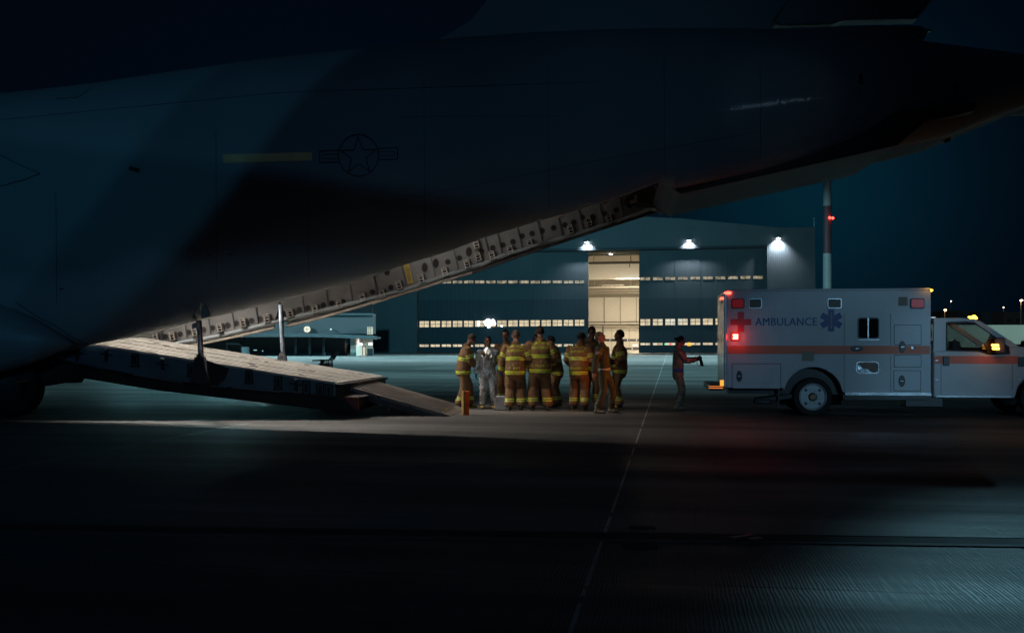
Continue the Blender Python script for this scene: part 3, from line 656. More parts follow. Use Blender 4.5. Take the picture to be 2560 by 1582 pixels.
# Wing-root fairing tip and main gear fairing
def tailpod(name, pts_top, pts_bot, l0, l1, m):
    b = MB(); rings = []
    for k in range(25):
        t = k / 24; s = pts_top[0][0] + (pts_top[-1][0] - pts_top[0][0]) * t; z1 = interp(pts_top, s); z0 = interp(pts_bot, s)
        wdt = (l1 - l0) / 2 * max(.02, min(1, (1 - t) * 3.2)) ** .5; c = (l0 + l1) / 2; zc = (z0 + z1) / 2; h = max(.01, (z1 - z0) / 2)
        rings.append([(s, c + wdt * math.cos(2 * math.pi * q / 24), zc + h * math.sin(2 * math.pi * q / 24)) for q in range(24)])
    b.loft(rings); return b.build(name, m, ac, smooth=True)
q = lambda x, y, l: AF(x, y, l)
tailpod('gear_fairing', [(-24, 3.6), (q(-200, 760, -3)[0], 3.2), q(0, 765, -3.1), q(100, 805, -3), q(190, 852, -2.6)], [(-24, .55), (q(-200, 935, -3)[0], .62), q(0, 930, -3), q(100, 906, -2.7), q(190, 866, -2.4)], -3.75, -1.9, M_skin2)
tailpod('gear_fairing', [(-24, 3.2), (q(0, 765, 3)[0], 2.6), q(190, 852, 2.6)], [(-24, .55), (q(0, 930, 3)[0], .6), q(190, 880, 2.4)], 1.9, 3.75, M_skin2)
# main wheels and gear doors
for l in (-2.1, -1.0, 1.2, 2.2):
    s_, z_ = AF(46, 1003, l); b = MB()
    b.cyl((s_ - .1, l - .22, .61), (s_ - .1, l + .22, .61), .61, seg=36); o = b.build('main_wheel', M_rubber, ac, bevel=.1, seg=4)
    b = MB(); b.cyl((s_ - .1, l - .235, .61), (s_ - .1, l - .18, .61), .28, seg=24); b.build('rim', M_darkgrey, o, bevel=.01)
    b = MB(); b.cyl((s_ - .1, l - .05, .61), (s_ - .1, l - .05, 1.3), .1, seg=12); b.build('gear_leg', M_darkgrey, ac)
s_, z_ = AF(60, 953, -2.4); b = MB(); b.box((s_, -2.42, z_), (.32, .1, .05), Matrix.Rotation(R(-10), 3, 'Y')); b.build('gear_bracket', mat('bracket_brass', (.35, .18, .10), .4, .4), ac, bevel=.01)
b = MB(); b.prism([q(-120, 918, -2), q(95, 905, -2), q(200, 912, -2), q(196, 945, -2), q(188, 957, -2), q(150, 957, -2), q(100, 966, -2), q(-120, 960, -2)], -2.0, -1.7); b.build('gear_door', M_under, ac, bevel=.02)

# ramp
M_deck = mat('ramp_deck', (.46, .43, .38), .42, .25, .45, 2.5, bump=.12, bs=12, stretch=(.12, 5, .3))
M_rampside = mat('ramp_side', (.12, .20, .25), .5, 0, .25, 1.5)
LR = 2.15
top_near = [q(205, 858.5, -LR), q(840, 961, -LR)]
seam = [q(140, 897, -LR), q(345, 938, -LR), q(526, 964, -LR), q(838, 991, -LR)]
b = MB(); prof = [(q(110, 858.5, -LR)[0], top_near[0][1] + .12), top_near[1], seam[3], seam[2], seam[1], seam[0]]
b.prism(prof, -LR, LR); ramp = b.build('ramp', M_rampside, ac, bevel=.01)
ta, tb2 = Vector((prof[0][0], 0, prof[0][1])), Vector((prof[1][0], 0, prof[1][1]))
dx = (tb2 - ta).normalized(); up = Vector((-dx.z, 0, dx.x)); L_ = (tb2 - ta).length
rrot = Matrix((dx, Vector((0, 1, 0)), up)).transposed()
b = MB(); nst = 11
for k in range(nst):       # long deck planks with gaps and roller trays
    l = -LR + .05 + k * (2 * LR - .1) / nst + .17; b.box(ta + dx * (L_ / 2) + up * (.012 + .004 * (k % 3)) + Vector((0, l + .02, 0)), (L_ - .03, (2 * LR - .1) / nst - .05, .03), rrot)
b.build('deck', M_deck, ramp, bevel=.004)
b = MB()
for k in range(nst + 1):
    l = -LR + .05 + k * (2 * LR - .1) / nst; b.box(ta + dx * (L_ / 2) + up * .03 + Vector((0, l, 0)), (L_ - .2, .014, .03), rrot)
for l in (-LR + .03, LR - .03): b.box(ta + dx * (L_ / 2) + up * .022 + Vector((0, l, 0)), (L_ - .05, .05, .05), rrot)
b.build('deck_rail', mat('deck_rail_metal', (.62, .60, .56), .4, .2, .2), ramp)
rng = random.Random(3); M_tie = mat('tie_down_metal', (.30, .29, .27), .5, .2, .2)
b = MB()
for k in range(20):
    t = .1 + .86 * rng.random(); l = -LR + .15 + rng.random() * (2 * LR - .3); b = MB(); b.box(ta + dx * (L_ * t) + up * .045 + Vector((0, l, 0)), (.09 + .1 * rng.random(), .05, .02), rrot); b.build('tie_down_fitting', M_tie, ramp)
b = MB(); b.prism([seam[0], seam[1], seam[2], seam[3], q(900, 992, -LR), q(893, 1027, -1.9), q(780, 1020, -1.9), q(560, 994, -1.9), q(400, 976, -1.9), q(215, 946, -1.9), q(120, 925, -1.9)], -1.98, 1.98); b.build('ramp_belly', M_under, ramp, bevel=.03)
b = MB(); b.prism([q(860, 992, -2.1), q(894, 993, -2.1), q(894, 1027, -2.1), q(888, 1027, -2.1)], -2.1, -1.97); b.build('red_edge_block', mat('dull_red', (.22, .06, .045), .6, 0, .3), ramp)
b = MB()
for (a_, c_) in (((185, 909), (268, 925)), ((333, 937), (455, 957)), ((527, 964.5), (700, 980))): 
    p0, p1 = q(a_[0], a_[1], -LR - .03), q(c_[0], c_[1], -LR - .03); b = MB(); b.cyl((p0[0], -LR - .02, p0[1]), (p1[0], -LR - .02, p1[1]), .014, seg=8); b.build('edge_seal', M_steel, ramp)
# latches along the ramp side
def latch(x, y, kind):
    s_, z_ = AF(x, y, -LR - .03); b = MB()
    if kind == 0:
        b.box((s_, -LR - .03, z_), (.05, .06, .24), mi=0); b.box((s_, -LR - .04, z_ + .02), (.26, .03, .03), Matrix.Rotation(R(9), 3, 'Y'), mi=0); b.ell((s_, -LR - .07, z_ + .12), (.035, .03, .03), 10, 6, mi=1); b.ell((s_, -LR - .07, z_ - .13), (.025, .02, .025), 10, 6, mi=1)
    else:
        b.box((s_ - .07, -LR - .02, z_), (.02, .04, .26)); b.box((s_ + .07, -LR - .02, z_), (.02, .04, .26)); b.box((s_, -LR - .02, z_ - .13), (.2, .05, .03)); b.box((s_, -LR - .02, z_ + .13), (.14, .04, .02)); b.box((s_, -LR - .03, z_), (.05, .05, .18))
    b.build('latch', [M_blackmetal, M_steel], ramp)
for x, y, k in ((193, 884, 0), (266, 888, 0), (337, 900, 1), (407, 912, 0), (478, 925, 1), (622, 942, 1), (695, 957, 1), (765, 969, 1), (800, 975, 1), (822, 978, 1), (740, 963, 0)): latch(x, y, k)
b = MB(); s_, z_ = AF(540, 935, -LR - .01); b.prism([(s_ - .25, z_ + .3), (s_ + .28, z_ + .12), (s_ + .2, z_ - .1), (s_, z_ - .26), (s_ - .2, z_ - .2)], -LR - .02, -LR + .1); b.build('side_recess', M_dark, ramp)
# transverse lip and end beam
e0 = Vector((prof[1][0], 0, prof[1][1]))
b = MB(); b.box(e0 + Vector((.05, 0, -.02)), (.12, 2 * LR + .06, .05)); b.box(e0 + Vector((.02, 0, -.2)), (.1, 2 * LR - .1, .3)); b.build('end_beam', M_dark, ramp)
# toe plate
t0, t1 = AF(872, 965, -1.3), AF(1107, 1032, -1.3)
tv = Vector((t1[0] - t0[0], 0, t1[1] - t0[1])); td = tv.normalized(); tu = Vector((-td.z, 0, td.x)); trot = Matrix((td, Vector((0, 1, 0)), tu)).transposed()
tm = Vector((t0[0], 0, t0[1])) + tv / 2
M_toe = mat('toe_plate', (.26, .23, .20), .5, .3, .3, 3, bump=.2, bs=25)
b = MB(); b.box(tm + Vector((0, -.05, 0)) - tu * .05, (tv.length, 2.5, .09), trot); toe = b.build('toe_plate', M_toe, ac, bevel=.01)
b = MB()
for k in range(9): b.box(tm + Vector((0, -1.2 + .29 * k, 0)) + tu * .012, (tv.length - .06, .035, .022), trot)
b.build('tread_strip', mat('tread_bright', (.42, .38, .33), .45, .4, .2), toe)
b = MB(); b.box(tm + Vector((0, -1.3, 0)) - tu * .13, (tv.length * .96, .08, .12), trot); b.build('side_beam', M_darkgrey, toe); b = MB(); b.box(tm + Vector((0, 1.15, 0)) - tu * .13, (tv.length * .96, .08, .12), trot); b.build('side_beam', M_darkgrey, toe)
for x, y0, y1 in ((912, 993, 1003), (948, 991, 1006), (978, 1006, 1024), (1028, 1016, 1032)):
    p0, p1 = AF(x, y0, -1.3), AF(x - 6, y1 + 1, -1.3); b = MB(); b.box(((p0[0] + p1[0]) / 2, -1.3, (p0[1] + p1[1]) / 2), (.07, .1, abs(p0[1] - p1[1]) + .05), Matrix.Rotation(R(18), 3, 'Y')); b.build('support_foot', M_darkgrey, toe, bevel=.005)
tw = trot @ Vector((1, 0, 0))
b = MB(); b.prism([(t1[0] - .03, t1[1] - .005), (t1[0] + .16, .012), (t1[0] + .16, .002), (t1[0] - .1, .002)], -1.3, 1.2); b.build('toe_lip', M_toe, toe)
b = MB()
for k in range(10): b.box((t1[0] - .06, -.75 + k * .06, t1[1] + .035), (.05, .025, .012), trot)
b.build('hazard_marks', mat('hazard_yellow', (.5, .36, .05), .6), toe)

# actuators
M_chrome = mat('strut_chrome', (.62, .74, .90), .28, .45, .05); M_boot = mat('strut_boot', (.05, .055, .06), .6)
for (xa, ya, xb, yb, l, r_) in ((493, 764, 501, 897, -LR - .12, .042), (700, 762, 706, 893, LR - .05, .040)):
    (a_, za), (c_, zc) = AF(xa, ya, l), AF(xb, yb, l)
    b = MB(); b.cyl((a_, l, za), (c_, l, zc), r_, seg=16); o = b.build('ramp_actuator', M_chrome, ac, smooth=True)
    b = MB(); b.cyl((a_ + .045, l + .02, za), (c_ + .045, l + .02, zc), r_ * .55, seg=12); b.build('hose', mat('hose_red', (.16, .04, .05), .5) if l < 0 else M_boot, o)
    b = MB(); b.prism([(c_ - .10, zc + .04), (c_ + .10, zc + .04), (c_ + .13, zc - .18), (c_ + .22, zc - .5 if l < 0 else zc - .24), (c_ - .22, zc - .5 if l < 0 else zc - .24), (c_ - .13, zc - .18)], l - .07, l + .05); b.ell((c_, l, zc + .03), (.085, .085, .10)); b.build('clevis', M_boot, o, bevel=.01)
# opened hinge well in the skin beside the near actuator
M_lit = mat('primer_cream', (.62, .55, .46), .6, 0, .15)
b = MB()
for poly in ([(503, 757), (509, 760), (517, 783), (524, 783), (524, 791), (503, 793)], [(482, 776), (490, 786), (490, 799), (483, 792)]):
    pts = [on_skin(x, y, .05) for x, y in poly]; n_ = len(pts); b.add([tuple(p) for p in pts] + [(p.x, p.y + .05, p.z) for p in pts], [tuple(range(n_)), tuple(range(2 * n_ - 1, n_ - 1, -1))] + [(i, (i + 1) % n_, (i + 1) % n_ + n_, i + n_) for i in range(n_)])
b.build('hinge_fitting', M_lit, ac)
b = MB(); pts = [on_skin(x, y, .05) for x, y in ((480, 809), (494, 806), (494, 818), (480, 821))]; b.add([tuple(p) for p in pts] + [(p.x, p.y + .05, p.z) for p in pts], [(0, 1, 2, 3), (7, 6, 5, 4)] + [(i, (i + 1) % 4, (i + 1) % 4 + 4, i + 4) for i in range(4)]); b.build('hinge_fitting', M_lit, ac)

p_ = on_skin(515, 794, .16); lamp('POINT', 'strut_fill_light', ac.matrix_world @ p_, 1.0, (1, .9, .8), .05)  # added lamp, stands in for hold light spilling onto the fittings and strut
# far side sill: a perforated frame seen through the opening
LS = 2.30
low = [(330, 889), (457, 865), (520, 853), (600, 836), (686, 816), (687, 800), (694, 778), (712, 776), (716, 790), (717, 813), (760, 803), (805, 792), (900, 764), (962, 746), (1040, 723), (1110, 700), (1181, 679), (1270, 648), (1357, 618), (1456, 585), (1560, 552), (1652, 523)]
lowp = [AF(x, y, LS) for x, y in low]
upp = [(s_, z_ + 1.5) for s_, z_ in [AF(x, y, LS) for x, y in ((1652, 523), (1456, 585), (1270, 648), (1110, 700), (962, 746), (805, 792), (600, 836), (457, 865), (330, 889))]]
M_sill = mat('sill_grey', (.165, .165, .165), .6, 0, .18, 3); M_sill_dark = mat('hole_dark', (.012, .010, .008), .8, var=0)
b = MB(); b.prism(lowp + upp, LS, LS + .05); sill = b.build('sill_frame', M_sill, ac)
def sp(x, y, l=LS): s_, z_ = AF(x, y, l); return Vector((s_, l, z_))
Z6 = lambda x, y: (400 + x / 4.2, 700 + y / 4.2)
Z8 = lambda x, y: (900 + x / 3.0588, 440 + y / 3.0588)
Z5 = lambda x, y: (x / 4.2, 700 + y / 4.2)
holes = [Z6(*p) for p in ((58, 592), (213, 566), (302, 549), (458, 520), (552, 502), (711, 473), (800, 454), (961, 425), (1050, 408), (1462, 311), (1551, 294), (1716, 263), (1805, 245), (1920, 228))] + \
        [Z8(*p) for p in ((96, 887), (237, 852), (207, 740), (672, 657), (760, 628), (928, 578), (1015, 550), (1092, 528), (1170, 503), (1240, 460), (1316, 440), (1393, 420), (1480, 397), (1567, 375), (1635, 355), (1700, 318), (1780, 312), (1870, 290), (1960, 262), (2060, 225), (2150, 205))] + [Z5(*p) for p in ((1482, 620), (1650, 607))]
hb_ = MB(); hb_.cyl((0, -.006, 0), (0, .004, 0), .062, seg=20); hb_.cyl((0, -.004, 0), (0, .003, 0), .075, seg=20, mi=1)
h0 = None
for i, (x, y) in enumerate(holes):
    p = sp(x, y, LS - .006)
    if h0 is None: h0 = hb_.build('lightening_hole', [M_sill_dark, M_darkgrey], sill); h = h0
    else: h = h0.copy(); col.objects.link(h); h.parent = sill
    h.location = p
for x, y in (Z8(495, 700), Z8(580, 668), Z8(833, 580)):
    h = h0.copy(); col.objects.link(h); h.parent = sill; h.location = sp(x, y, LS - .008); h.scale = (1.1, 1, 1.7)
M_br = mat('roller_bracket', (.50, .46, .42), .4, .5, .2)
def bracket_mesh():
    b = MB()
    for sx_ in (-.055, .055): b.box((sx_, -.05, 0), (.014, .07, .21))
    for zz_ in (-.09, -.02, .05, .10): b.box((0, -.05, zz_), (.11, .05, .014))
    b.box((0, -.015, -.01), (.09, .02, .15), mi=1); b.box((.10, -.03, .01), (.03, .05, .16), mi=1); b.box((.02, -.08, -.12), (.16, .06, .02), mi=1)
    return b
br0 = bracket_mesh().build('roller_bracket', [M_br, M_blackmetal], sill); first = True
for x, y in [Z6(*p) for p in ((-40 + 0, 602), (135, 590), (372, 542), (635, 500), (880, 447), (1130, 402), (1375, 347), (1635, 305), (1888, 257))] + [Z8(*p) for p in ((22, 930), (172, 902), (300, 835), (470, 785), (650, 735), (820, 672), (905, 620), (1150, 570), (1300, 520), (1010, 610), (890, 525), (1610, 410), (1750, 350), (1905, 330))]:
    o = br0 if first else br0.copy()
    if not first: col.objects.link(o); o.parent = sill
    first = False; o.location = sp(x, y, LS - .01); o.rotation_euler = (0, R(-11 if x < 900 else -16), 0)
# seams / stiffeners
b = MB()
def stiff(xt, yt, xb, yb, w_=.022, l=LS - .015):
    p0, p1 = sp(xt, yt, l), sp(xb, yb, l); d = p1 - p0; b = MB(); b.box((p0 + p1) / 2, (w_, .04, d.length), Matrix.Rotation(math.atan2(d.x, d.z), 3, 'Y')); b.build('stiffener', M_darkgrey, sill)
for k in range(6): x, y = Z6(10 + 249 * k, 545 - 49 * k); stiff(x - 1, y - 22, x + 6, y + 26)
for k in range(4): x, y = Z6(1505 + 252 * k, 190 - 60 * k); stiff(x - 3, y - 10, x + 4, y + 42)
for x, y in [Z8(*p) for p in ((110, 800), (320, 700), (545, 650), (720, 590), (955, 480), (1055, 470), (1210, 440), (1365, 395), (1520, 350), (1680, 310), (1840, 262), (1990, 215), (2120, 180))]: stiff(x - 4, y - 22, x + 12, y + 46, .03)
# bright lower flange in three runs
M_fl = mat('flange_cream', (.34, .30, .25), .55, 0, .35, 4)
b = MB()
def run(pts):
    for (x0, y0), (x1, y1) in zip(pts, pts[1:]):
        p0, p1 = sp(x0, y0, LS - .05), sp(x1, y1, LS - .05); d = p1 - p0; b.box((p0 + p1) / 2 - Vector((0, 0, .035)), (d.length + .02, .13, .055), Matrix.Rotation(-math.atan2(d.z, d.x), 3, 'Y'))
run([(330, 889), (457, 865), (520, 853), (600, 836), (686, 816)]); run([(717, 811), (760, 802), (805, 790), (900, 763), (962, 745), (1040, 722), (1110, 699), (1181, 678)])
b.build('sill_flange', M_fl, sill, bevel=.01)
b = MB(); run([(1181, 678), (1270, 647), (1357, 617), (1456, 584), (1560, 551), (1652, 522)]); b.build('upper_flange', M_under, sill)
b = MB(); p = sp(1021, 685, LS - .03); b.box(p, (.13, .02, .5), Matrix.Rotation(R(-14), 3, 'Y')); b.build('warning_placard', mat('placard_yellow', (.42, .30, .05), .6, 0, .3, 12), sill)
b = MB(); p = sp(1021, 685, LS - .045)
for dx_ in (-.03, .0, .03): b.box(p + Vector((dx_, 0, 0)), (.008, .004, .36), Matrix.Rotation(R(-14), 3, 'Y'))
b.build('placard_print', M_mark, sill)
# upper latch hooks along the near lip
M_hook = mat('hook_tan', (.36, .26, .20), .6, 0, .3)
b = MB()
for x, y in ((1230, 566), (1265, 563), (1345, 541), (1400, 540), (1510, 505), (1584, 503), (1650, 480), (1645, 466)):
    p = sp(x, y, 1.2); b = MB(); b.box(p, (.17, .1, .07), Matrix.Rotation(R(-18), 3, 'Y')); b.box(p + Vector((.05, 0, .07)), (.07, .08, .13)); b.build('door_hook', M_hook, ac, bevel=.01)
# raised cargo door under the tail
b = MB(); dpts = [AF(1640, 470, 1.8), AF(1630, 512, 1.8), AF(1674, 541, 1.8), AF(1900, 491, 1.8), AF(2134, 439, 1.8), AF(2192, 390, 1.8), AF(2300, 366, 1.8), AF(2300, 345, 1.8), AF(1900, 400, 1.8)]
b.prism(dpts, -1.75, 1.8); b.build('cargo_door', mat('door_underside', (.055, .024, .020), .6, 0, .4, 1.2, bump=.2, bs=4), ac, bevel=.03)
b = MB(); b.prism([AF(1560, 508, 2.0), AF(1652, 519, 2.0), AF(1680, 539, 2.0), AF(1700, 480, 2), AF(1600, 470, 2)], 1.5, 2.25); b.build('door_frame_corner', M_under, ac)
# tail underside bits
s_, z_ = AF(2366, 347, -.1); b = MB(); b.ell((s_, -.1, z_), (.09, .09, .09)); b.build('tail_ball', M_blackmetal, ac, smooth=True)
b = MB(); b.prism([AF(2240, 372, .3), AF(2325, 346, .3), AF(2362, 347, .3), AF(2400, 322, .3), AF(2440, 314, .3), AF(2424, 300, .3), AF(2300, 320, .3)], -.5, .5); b.build('tail_fairing', M_under, ac, bevel=.03)
# fin, rudder and tail cone
M_fin = mat('fin_grey', (.22, .25, .27), .5, 0, .2, .5)
def slab(name, pts, l0, l1, m): b = MB(); b.prism([AF(x, y, 0) for x, y in pts], l0, l1); return b.build(name, m, ac, bevel=.03)
slab('tail_fin', [(1060, 130), (1180, 60), (1420, -260), (1900, -900), (2450, -900), (2260, -300), (2070, -120), (1930, 60), (1920, 100)], -.24, .24, M_fin)
slab('rudder', [(1932, 62), (1945, 70), (2075, 68), (2105, 58), (2288, 54), (2480, -200), (2700, -900), (2430, -900), (2230, -300), (2040, -120)], -.20, .20, M_fin)
slab('tail_cone', [(1930, 84), (2180, 76), (2290, 77), (2300, 84), (2316, 86), (2316, 90), (2306, 92), (2300, 110), (1950, 100)], -.35, .35, M_fin)
# starboard-port tailplane high above
b = MB(); b.prism([AF(1930, -1000, 0), AF(2800, -960, 0), AF(2800, -975, 0), AF(1960, -1030, 0)], -9, 9); b.build('tailplane', M_fin, ac)
# bay lighting inside the hold: fittings with their lamps
M_baylamp = emat('bay_lamp_white', (1, .93, .84), 25)
bpy.context.view_layer.update()
for (s_, l, z_, pw, sz, ds, dl_, cone) in ((-4.9, .6, 5.2, 1150, .25, .9, -1.6, 118), (-1.4, .5, 5.1, 620, .2, .7, -1.3, 112), (-8.5, .6, 5.0, 500, .25, 1.5, -.6, 120), (1.9, -1.5, 4.75, 255, .2, 1.9, 1.6, 54)):
    b = MB(); b.bx((s_ - .25, l - .12, z_ + .05), (s_ + .25, l + .12, z_ + .14)); o = b.build('bay_light', M_darkgrey, ac)
    b = MB(); b.bx((s_ - .22, l - .1, z_ + .03), (s_ + .22, l + .1, z_ + .048)); b.build('light_lens', M_baylamp, o)
    p = ac.matrix_world @ Vector((s_, l, z_ - .1)); t_ = ac.matrix_world @ Vector((s_ + ds, l + dl_, .9))
    lamp('SPOT', 'bay_lamp_light', p, pw, (1, .92, .83) if s_ < 1 else (1, .82, .62), .06, t_, cone, .5 if s_ < 1 else 1)
p = ac.matrix_world @ Vector((.6, -.6, 4.9)); lamp('SPOT', 'sill_fill_light', p, 120, (1, .93, .86), .05, ac.matrix_world @ Vector((2.0, 2.3, 4.0)), 84, .8)  # two added fill lamps without fittings, brighten the upper sill
p = ac.matrix_world @ Vector((3.6, -.6, 6.0)); lamp('SPOT', 'sill_fill_light', p, 14, (1, .93, .86), .05, ac.matrix_world @ Vector((3.9, 2.3, 4.7)), 70, .8)
# distant floodlight glints mirrored in the rippled skin
for px_, py_, pw, cone, c_ in ((1960, 255, 900, 2.6, (.55, .8, 1)), (1965, 385, 2600, 2.2, (.6, .82, 1)), (1180, 432, 500, 2.6, (.3, .75, 1))):
    s_, z_ = AF(px_, py_, -2.6); h_ = bvh_f.ray_cast(Vector((s_, -8, z_)), Vector((0, 1, 0)))
    s_, z_ = AF(px_, py_, h_[0].y); h_ = bvh_f.ray_cast(Vector((s_, -8, z_)), Vector((0, 1, 0)))
    pw_ = ac.matrix_world @ h_[0]; nn = (ac.matrix_world.to_3x3() @ h_[1]).normalized()
    if nn.y > 0: nn = -nn
    vv = (Vector((0, 0, CH)) - pw_).normalized(); rr = nn * 2 * nn.dot(vv) - vv; print('GLINT', px_, tuple(round(x, 2) for x in rr))
    lamp('SPOT', 'distant_flood_glint', pw_ + rr * 60, pw, c_, .25, pw_, cone, .6)

# ------------------------------------------------------------------ ambulance
BA = 8.0
ao = P(1812, 1038, 21.3)
am = empty('ambulance', (ao.x, 21.3, 0), -BA, 'white box ambulance with orange-red stripe driving away past the ramp', 'ambulance')
BF = frame(ao.x, 21.3, BA)
M_white = mat('ambulance_white', (.62, .66, .70), .28, 0, .07, .8, coat=.3)
M_cab = mat('cab_white', (.58, .62, .66), .3, 0, .06, .8, coat=.3)
M_stripe = mat('stripe_orange', (.85, .15, .045), .4, 0, .08)
M_red = mat('red_cross', (.55, .02, .03), .4, 0, .05); M_blue = mat('emblem_blue', (.02, .07, .33), .4, 0, .05)
M_blk = mat('plastic_black', (.012, .012, .014), .35, 0, 0); M_glass = mat('tinted_glass', (.008, .009, .012), .06, 0, 0)
M_lens_red = mat('lens_red', (.30, .008, .012), .2, 0, 0, emit=(.6, .01, .01), es=.12); M_lens_clear = mat('lens_clear', (.20, .20, .17), .15, 0, 0)
M_trim = mat('trim_aluminium', (.55, .57, .6), .25, .9, .1)
red_on = emat('beacon_red', (1, .10, .06), 22); red_mk = emat('marker_red', (1, .05, .03), 9); amber_on = emat('marker_amber', (1, .42, .03), 11); amber_hot = emat('mirror_amber', (1, .40, .03), 14)
def A(x, y, l=0): return BF(x, y, l)
U0 = 0.0; U1 = A(2328, 860)[0]; ZT = A(2070, 724.5)[1]; ZS = A(2200, 982)[1]
wx, wz = A(2033, 992)
wz = .402; ar = .60
prof = [(U0, ZS + .09), (U0, ZT), (U1, ZT), (U1, ZS), (wx + ar + .03, ZS)]
prof += [(wx + ar * math.cos(R(a)), wz + .03 + (ar) * math.sin(R(a))) for a in range(8, 173, 9)] + [(wx - ar - .02, ZS + .09)]
b = MB(); b.bx((wx - ar - .04, .40, .22), (wx + ar + .04, .6, 1.15)); b.build('wheel_arch_liner', mat('liner_black', (.008, .008, .008), .95, var=0, spec=.1), am)
b = MB(); b.prism(prof, 0, 2.4); box_ = b.build('module_body', M_white, am, bevel=.035, seg=3)
b = MB(); b.bx((U0 + .1, .25, ZS - .05), (U1 - .05, 2.2, ZS + .5)); b.bx((wx - .7, .5, .3), (wx + .7, 1.9, 1.0)); b.build('chassis', M_blk, am)
b = MB(); b.bx((U0 - .02, -.015, ZS + .09), (U0 + .05, .10, ZT - .04)); b.build('corner_post', M_trim, am, bevel=.015)
b = MB(); b.bx((U0 + .04, -.02, ZT - .02), (U1 - .02, .03, ZT + .025)); b.build('roof_rail', M_white, am, bevel=.01)
b = MB(); b.bx((wx + ar + .05, -.012, ZS - .05), (U1, .03, ZS + .01)); b.bx((wx + ar + .05, .02, ZS - .14), (U1, .06, ZS - .05), 1); b.build('sill_trim', [M_trim, M_blk], am)
b = MB(); b.bx((wx + 1.98 - .1, .1, .20), (wx + 2.65, .5, .42)); b.build('step_box', M_blk, am, bevel=.02)
b = MB(); b.bx((wx - 1.15, .12, .24), (wx - .85, .3, .34)); b.box((wx - .75, .3, .36), (.9, .3, .12), Matrix.Rotation(R(-8), 3, 'Y')); b.build('exhaust_and_spring', M_blk, am, bevel=.02)
z0, z1 = A(1900, 884.5)[1], A(1900, 864)[1]
b = MB(); b.bx((U0 + .035, -.006, z0), (U1 - .03, .01, z1)); b.build('side_stripe', M_stripe, am)
def plate(name, x0, y0, x1, y1, m, r=.03, th=.02, parent=None, l=0.0, bev=.004, back=.01):
    (a, zb), (c, zt) = A(x0, y1, l), A(x1, y0, l)
    b = MB(); b.prism(rounded(a, zb, c, zt, r), l - th, l + back); return b.build(name, m, parent or am, bevel=bev)
for x0, x1, m in ((1828, 1861, M_lens_red), (1871, 1905, M_lens_clear), (2068, 2104, M_lens_clear), (2275, 2311, M_lens_red)):
    o = plate('scene_light', x0, 745.5, x1, 771.5, M_trim if m is M_lens_clear else M_blk, .04, .03); plate('light_lens', x0 + 2.5, 748, x1 - 2.5, 769, m, .03, .045, o)
    (a, zb) = A(x0 + 3, 766); (c, zt) = A(x1 - 3, 750); b = MB()
    for k in range(4): b.bx((a, -.050, zb + (zt - zb) * (k + .5) / 4 - .004), (c, -.04, zb + (zt - zb) * (k + .5) / 4 + .004))
    b.build('lens_rib', m, o)
plate('unlit_panel', 2246, 742, 2269, 764.5, mat('panel_beige', (.34, .33, .26), .5), .01, .01)
plate('number_panel', 2005, 878.5, 2035, 902, mat('panel_tan', (.30, .30, .22), .5), .01, .012)
b = MB(); (cx0, cz0) = A(1852, 805)
b.bx((cx0 - .215, -.006, cz0 - .067), (cx0 + .215, .008, cz0 + .067)); b.bx((cx0 - .067, -.0065, cz0 - .215), (cx0 + .067, .008, cz0 + .215)); b.build('red_cross', M_red, am)
def lettering(name, s, x, y, h, wd, m, parent, l=-.006, bold=.01, fr=A):
    vs, fs = text_tris(s, 1, bold); w_ = max(v.x for v in vs) - min(v.x for v in vs); hh = max(v.y for v in vs) - min(v.y for v in vs)
    cx1 = (max(v.x for v in vs) + min(v.x for v in vs)) / 2; cy1 = (max(v.y for v in vs) + min(v.y for v in vs)) / 2; (a, z) = fr(x, y)
    b = MB(); b.add([(a + (v.x - cx1) * wd / w_, l, z + (v.y - cy1) * h / hh) for v in vs], fs); b.add([(a + .007 + (v.x - cx1) * wd / w_, l - .0006, z + (v.y - cy1) * h / hh) for v in vs], fs); return b.build(name, m, parent, recalc=False)
lettering('ambulance_lettering', 'AMBULANCE', 1964.5, 804, .165, 1.27, M_blue, am, bold=.0)
b = MB(); (sx0, sz0) = A(2078, 801)
for k in range(3):
    rot = Matrix.Rotation(R(60 * k), 3, 'Y'); b.box((sx0, -.004 - .0006 * k, sz0), (.125, .01, .46), rot)
b.build('medical_star', M_blue, am)
b = MB(); M_pale = mat('emblem_white', (.5, .55, .6), .4); b.bx((sx0 - .008, -.012, sz0 - .17), (sx0 + .008, -.009, sz0 + .17)); pts = [Vector((sx0 + .035 * math.sin(t * .9), -.012, sz0 - .12 + .022 * t)) for t in range(12)]
for p0, p1 in zip(pts, pts[1:]): b.cyl(p0, p1, .008, seg=6)
b.build('staff_and_snake', M_pale, am)
# windows and doors
o = plate('side_window', 2144, 793.5, 2198, 847, M_blk, .05, .014); plate('window_pane', 2147, 796.5, 2195, 844, M_glass, .045, .02, o)
b = MB(); (a, z_) = A(2170, 845); b.bx((a - .012, -.028, z_), (a + .012, -.018, z_ + .42)); b.build('window_divider', M_trim, o)
b = MB(); (a, z_) = A(2145, 849); b.bx((a, -.03, z_ - .006), (a + .42, 0, z_ + .008)); b.build('window_sill', M_trim, o)
def door(name, x0, y0, x1, y1, l=0):
    o = plate(name, x0, y0, x1, y1, M_white, .02, .007, bev=.003); 
    (a, zb), (c, zt) = A(x0, y1), A(x1, y0); b = MB()
    b.prism(rounded(a - .012, zb - .012, c + .012, zt + .012, .02), -.002, .003); b.build('door_gap', M_blk, o); return o
d1 = door('compartment_door', 1831, 910, 1951, 970); d2 = door('compartment_door', 2236, 813, 2302, 861); d2b = door('compartment_door', 2236, 888, 2302, 917); d3 = door('compartment_door', 2235, 927, 2301, 976)
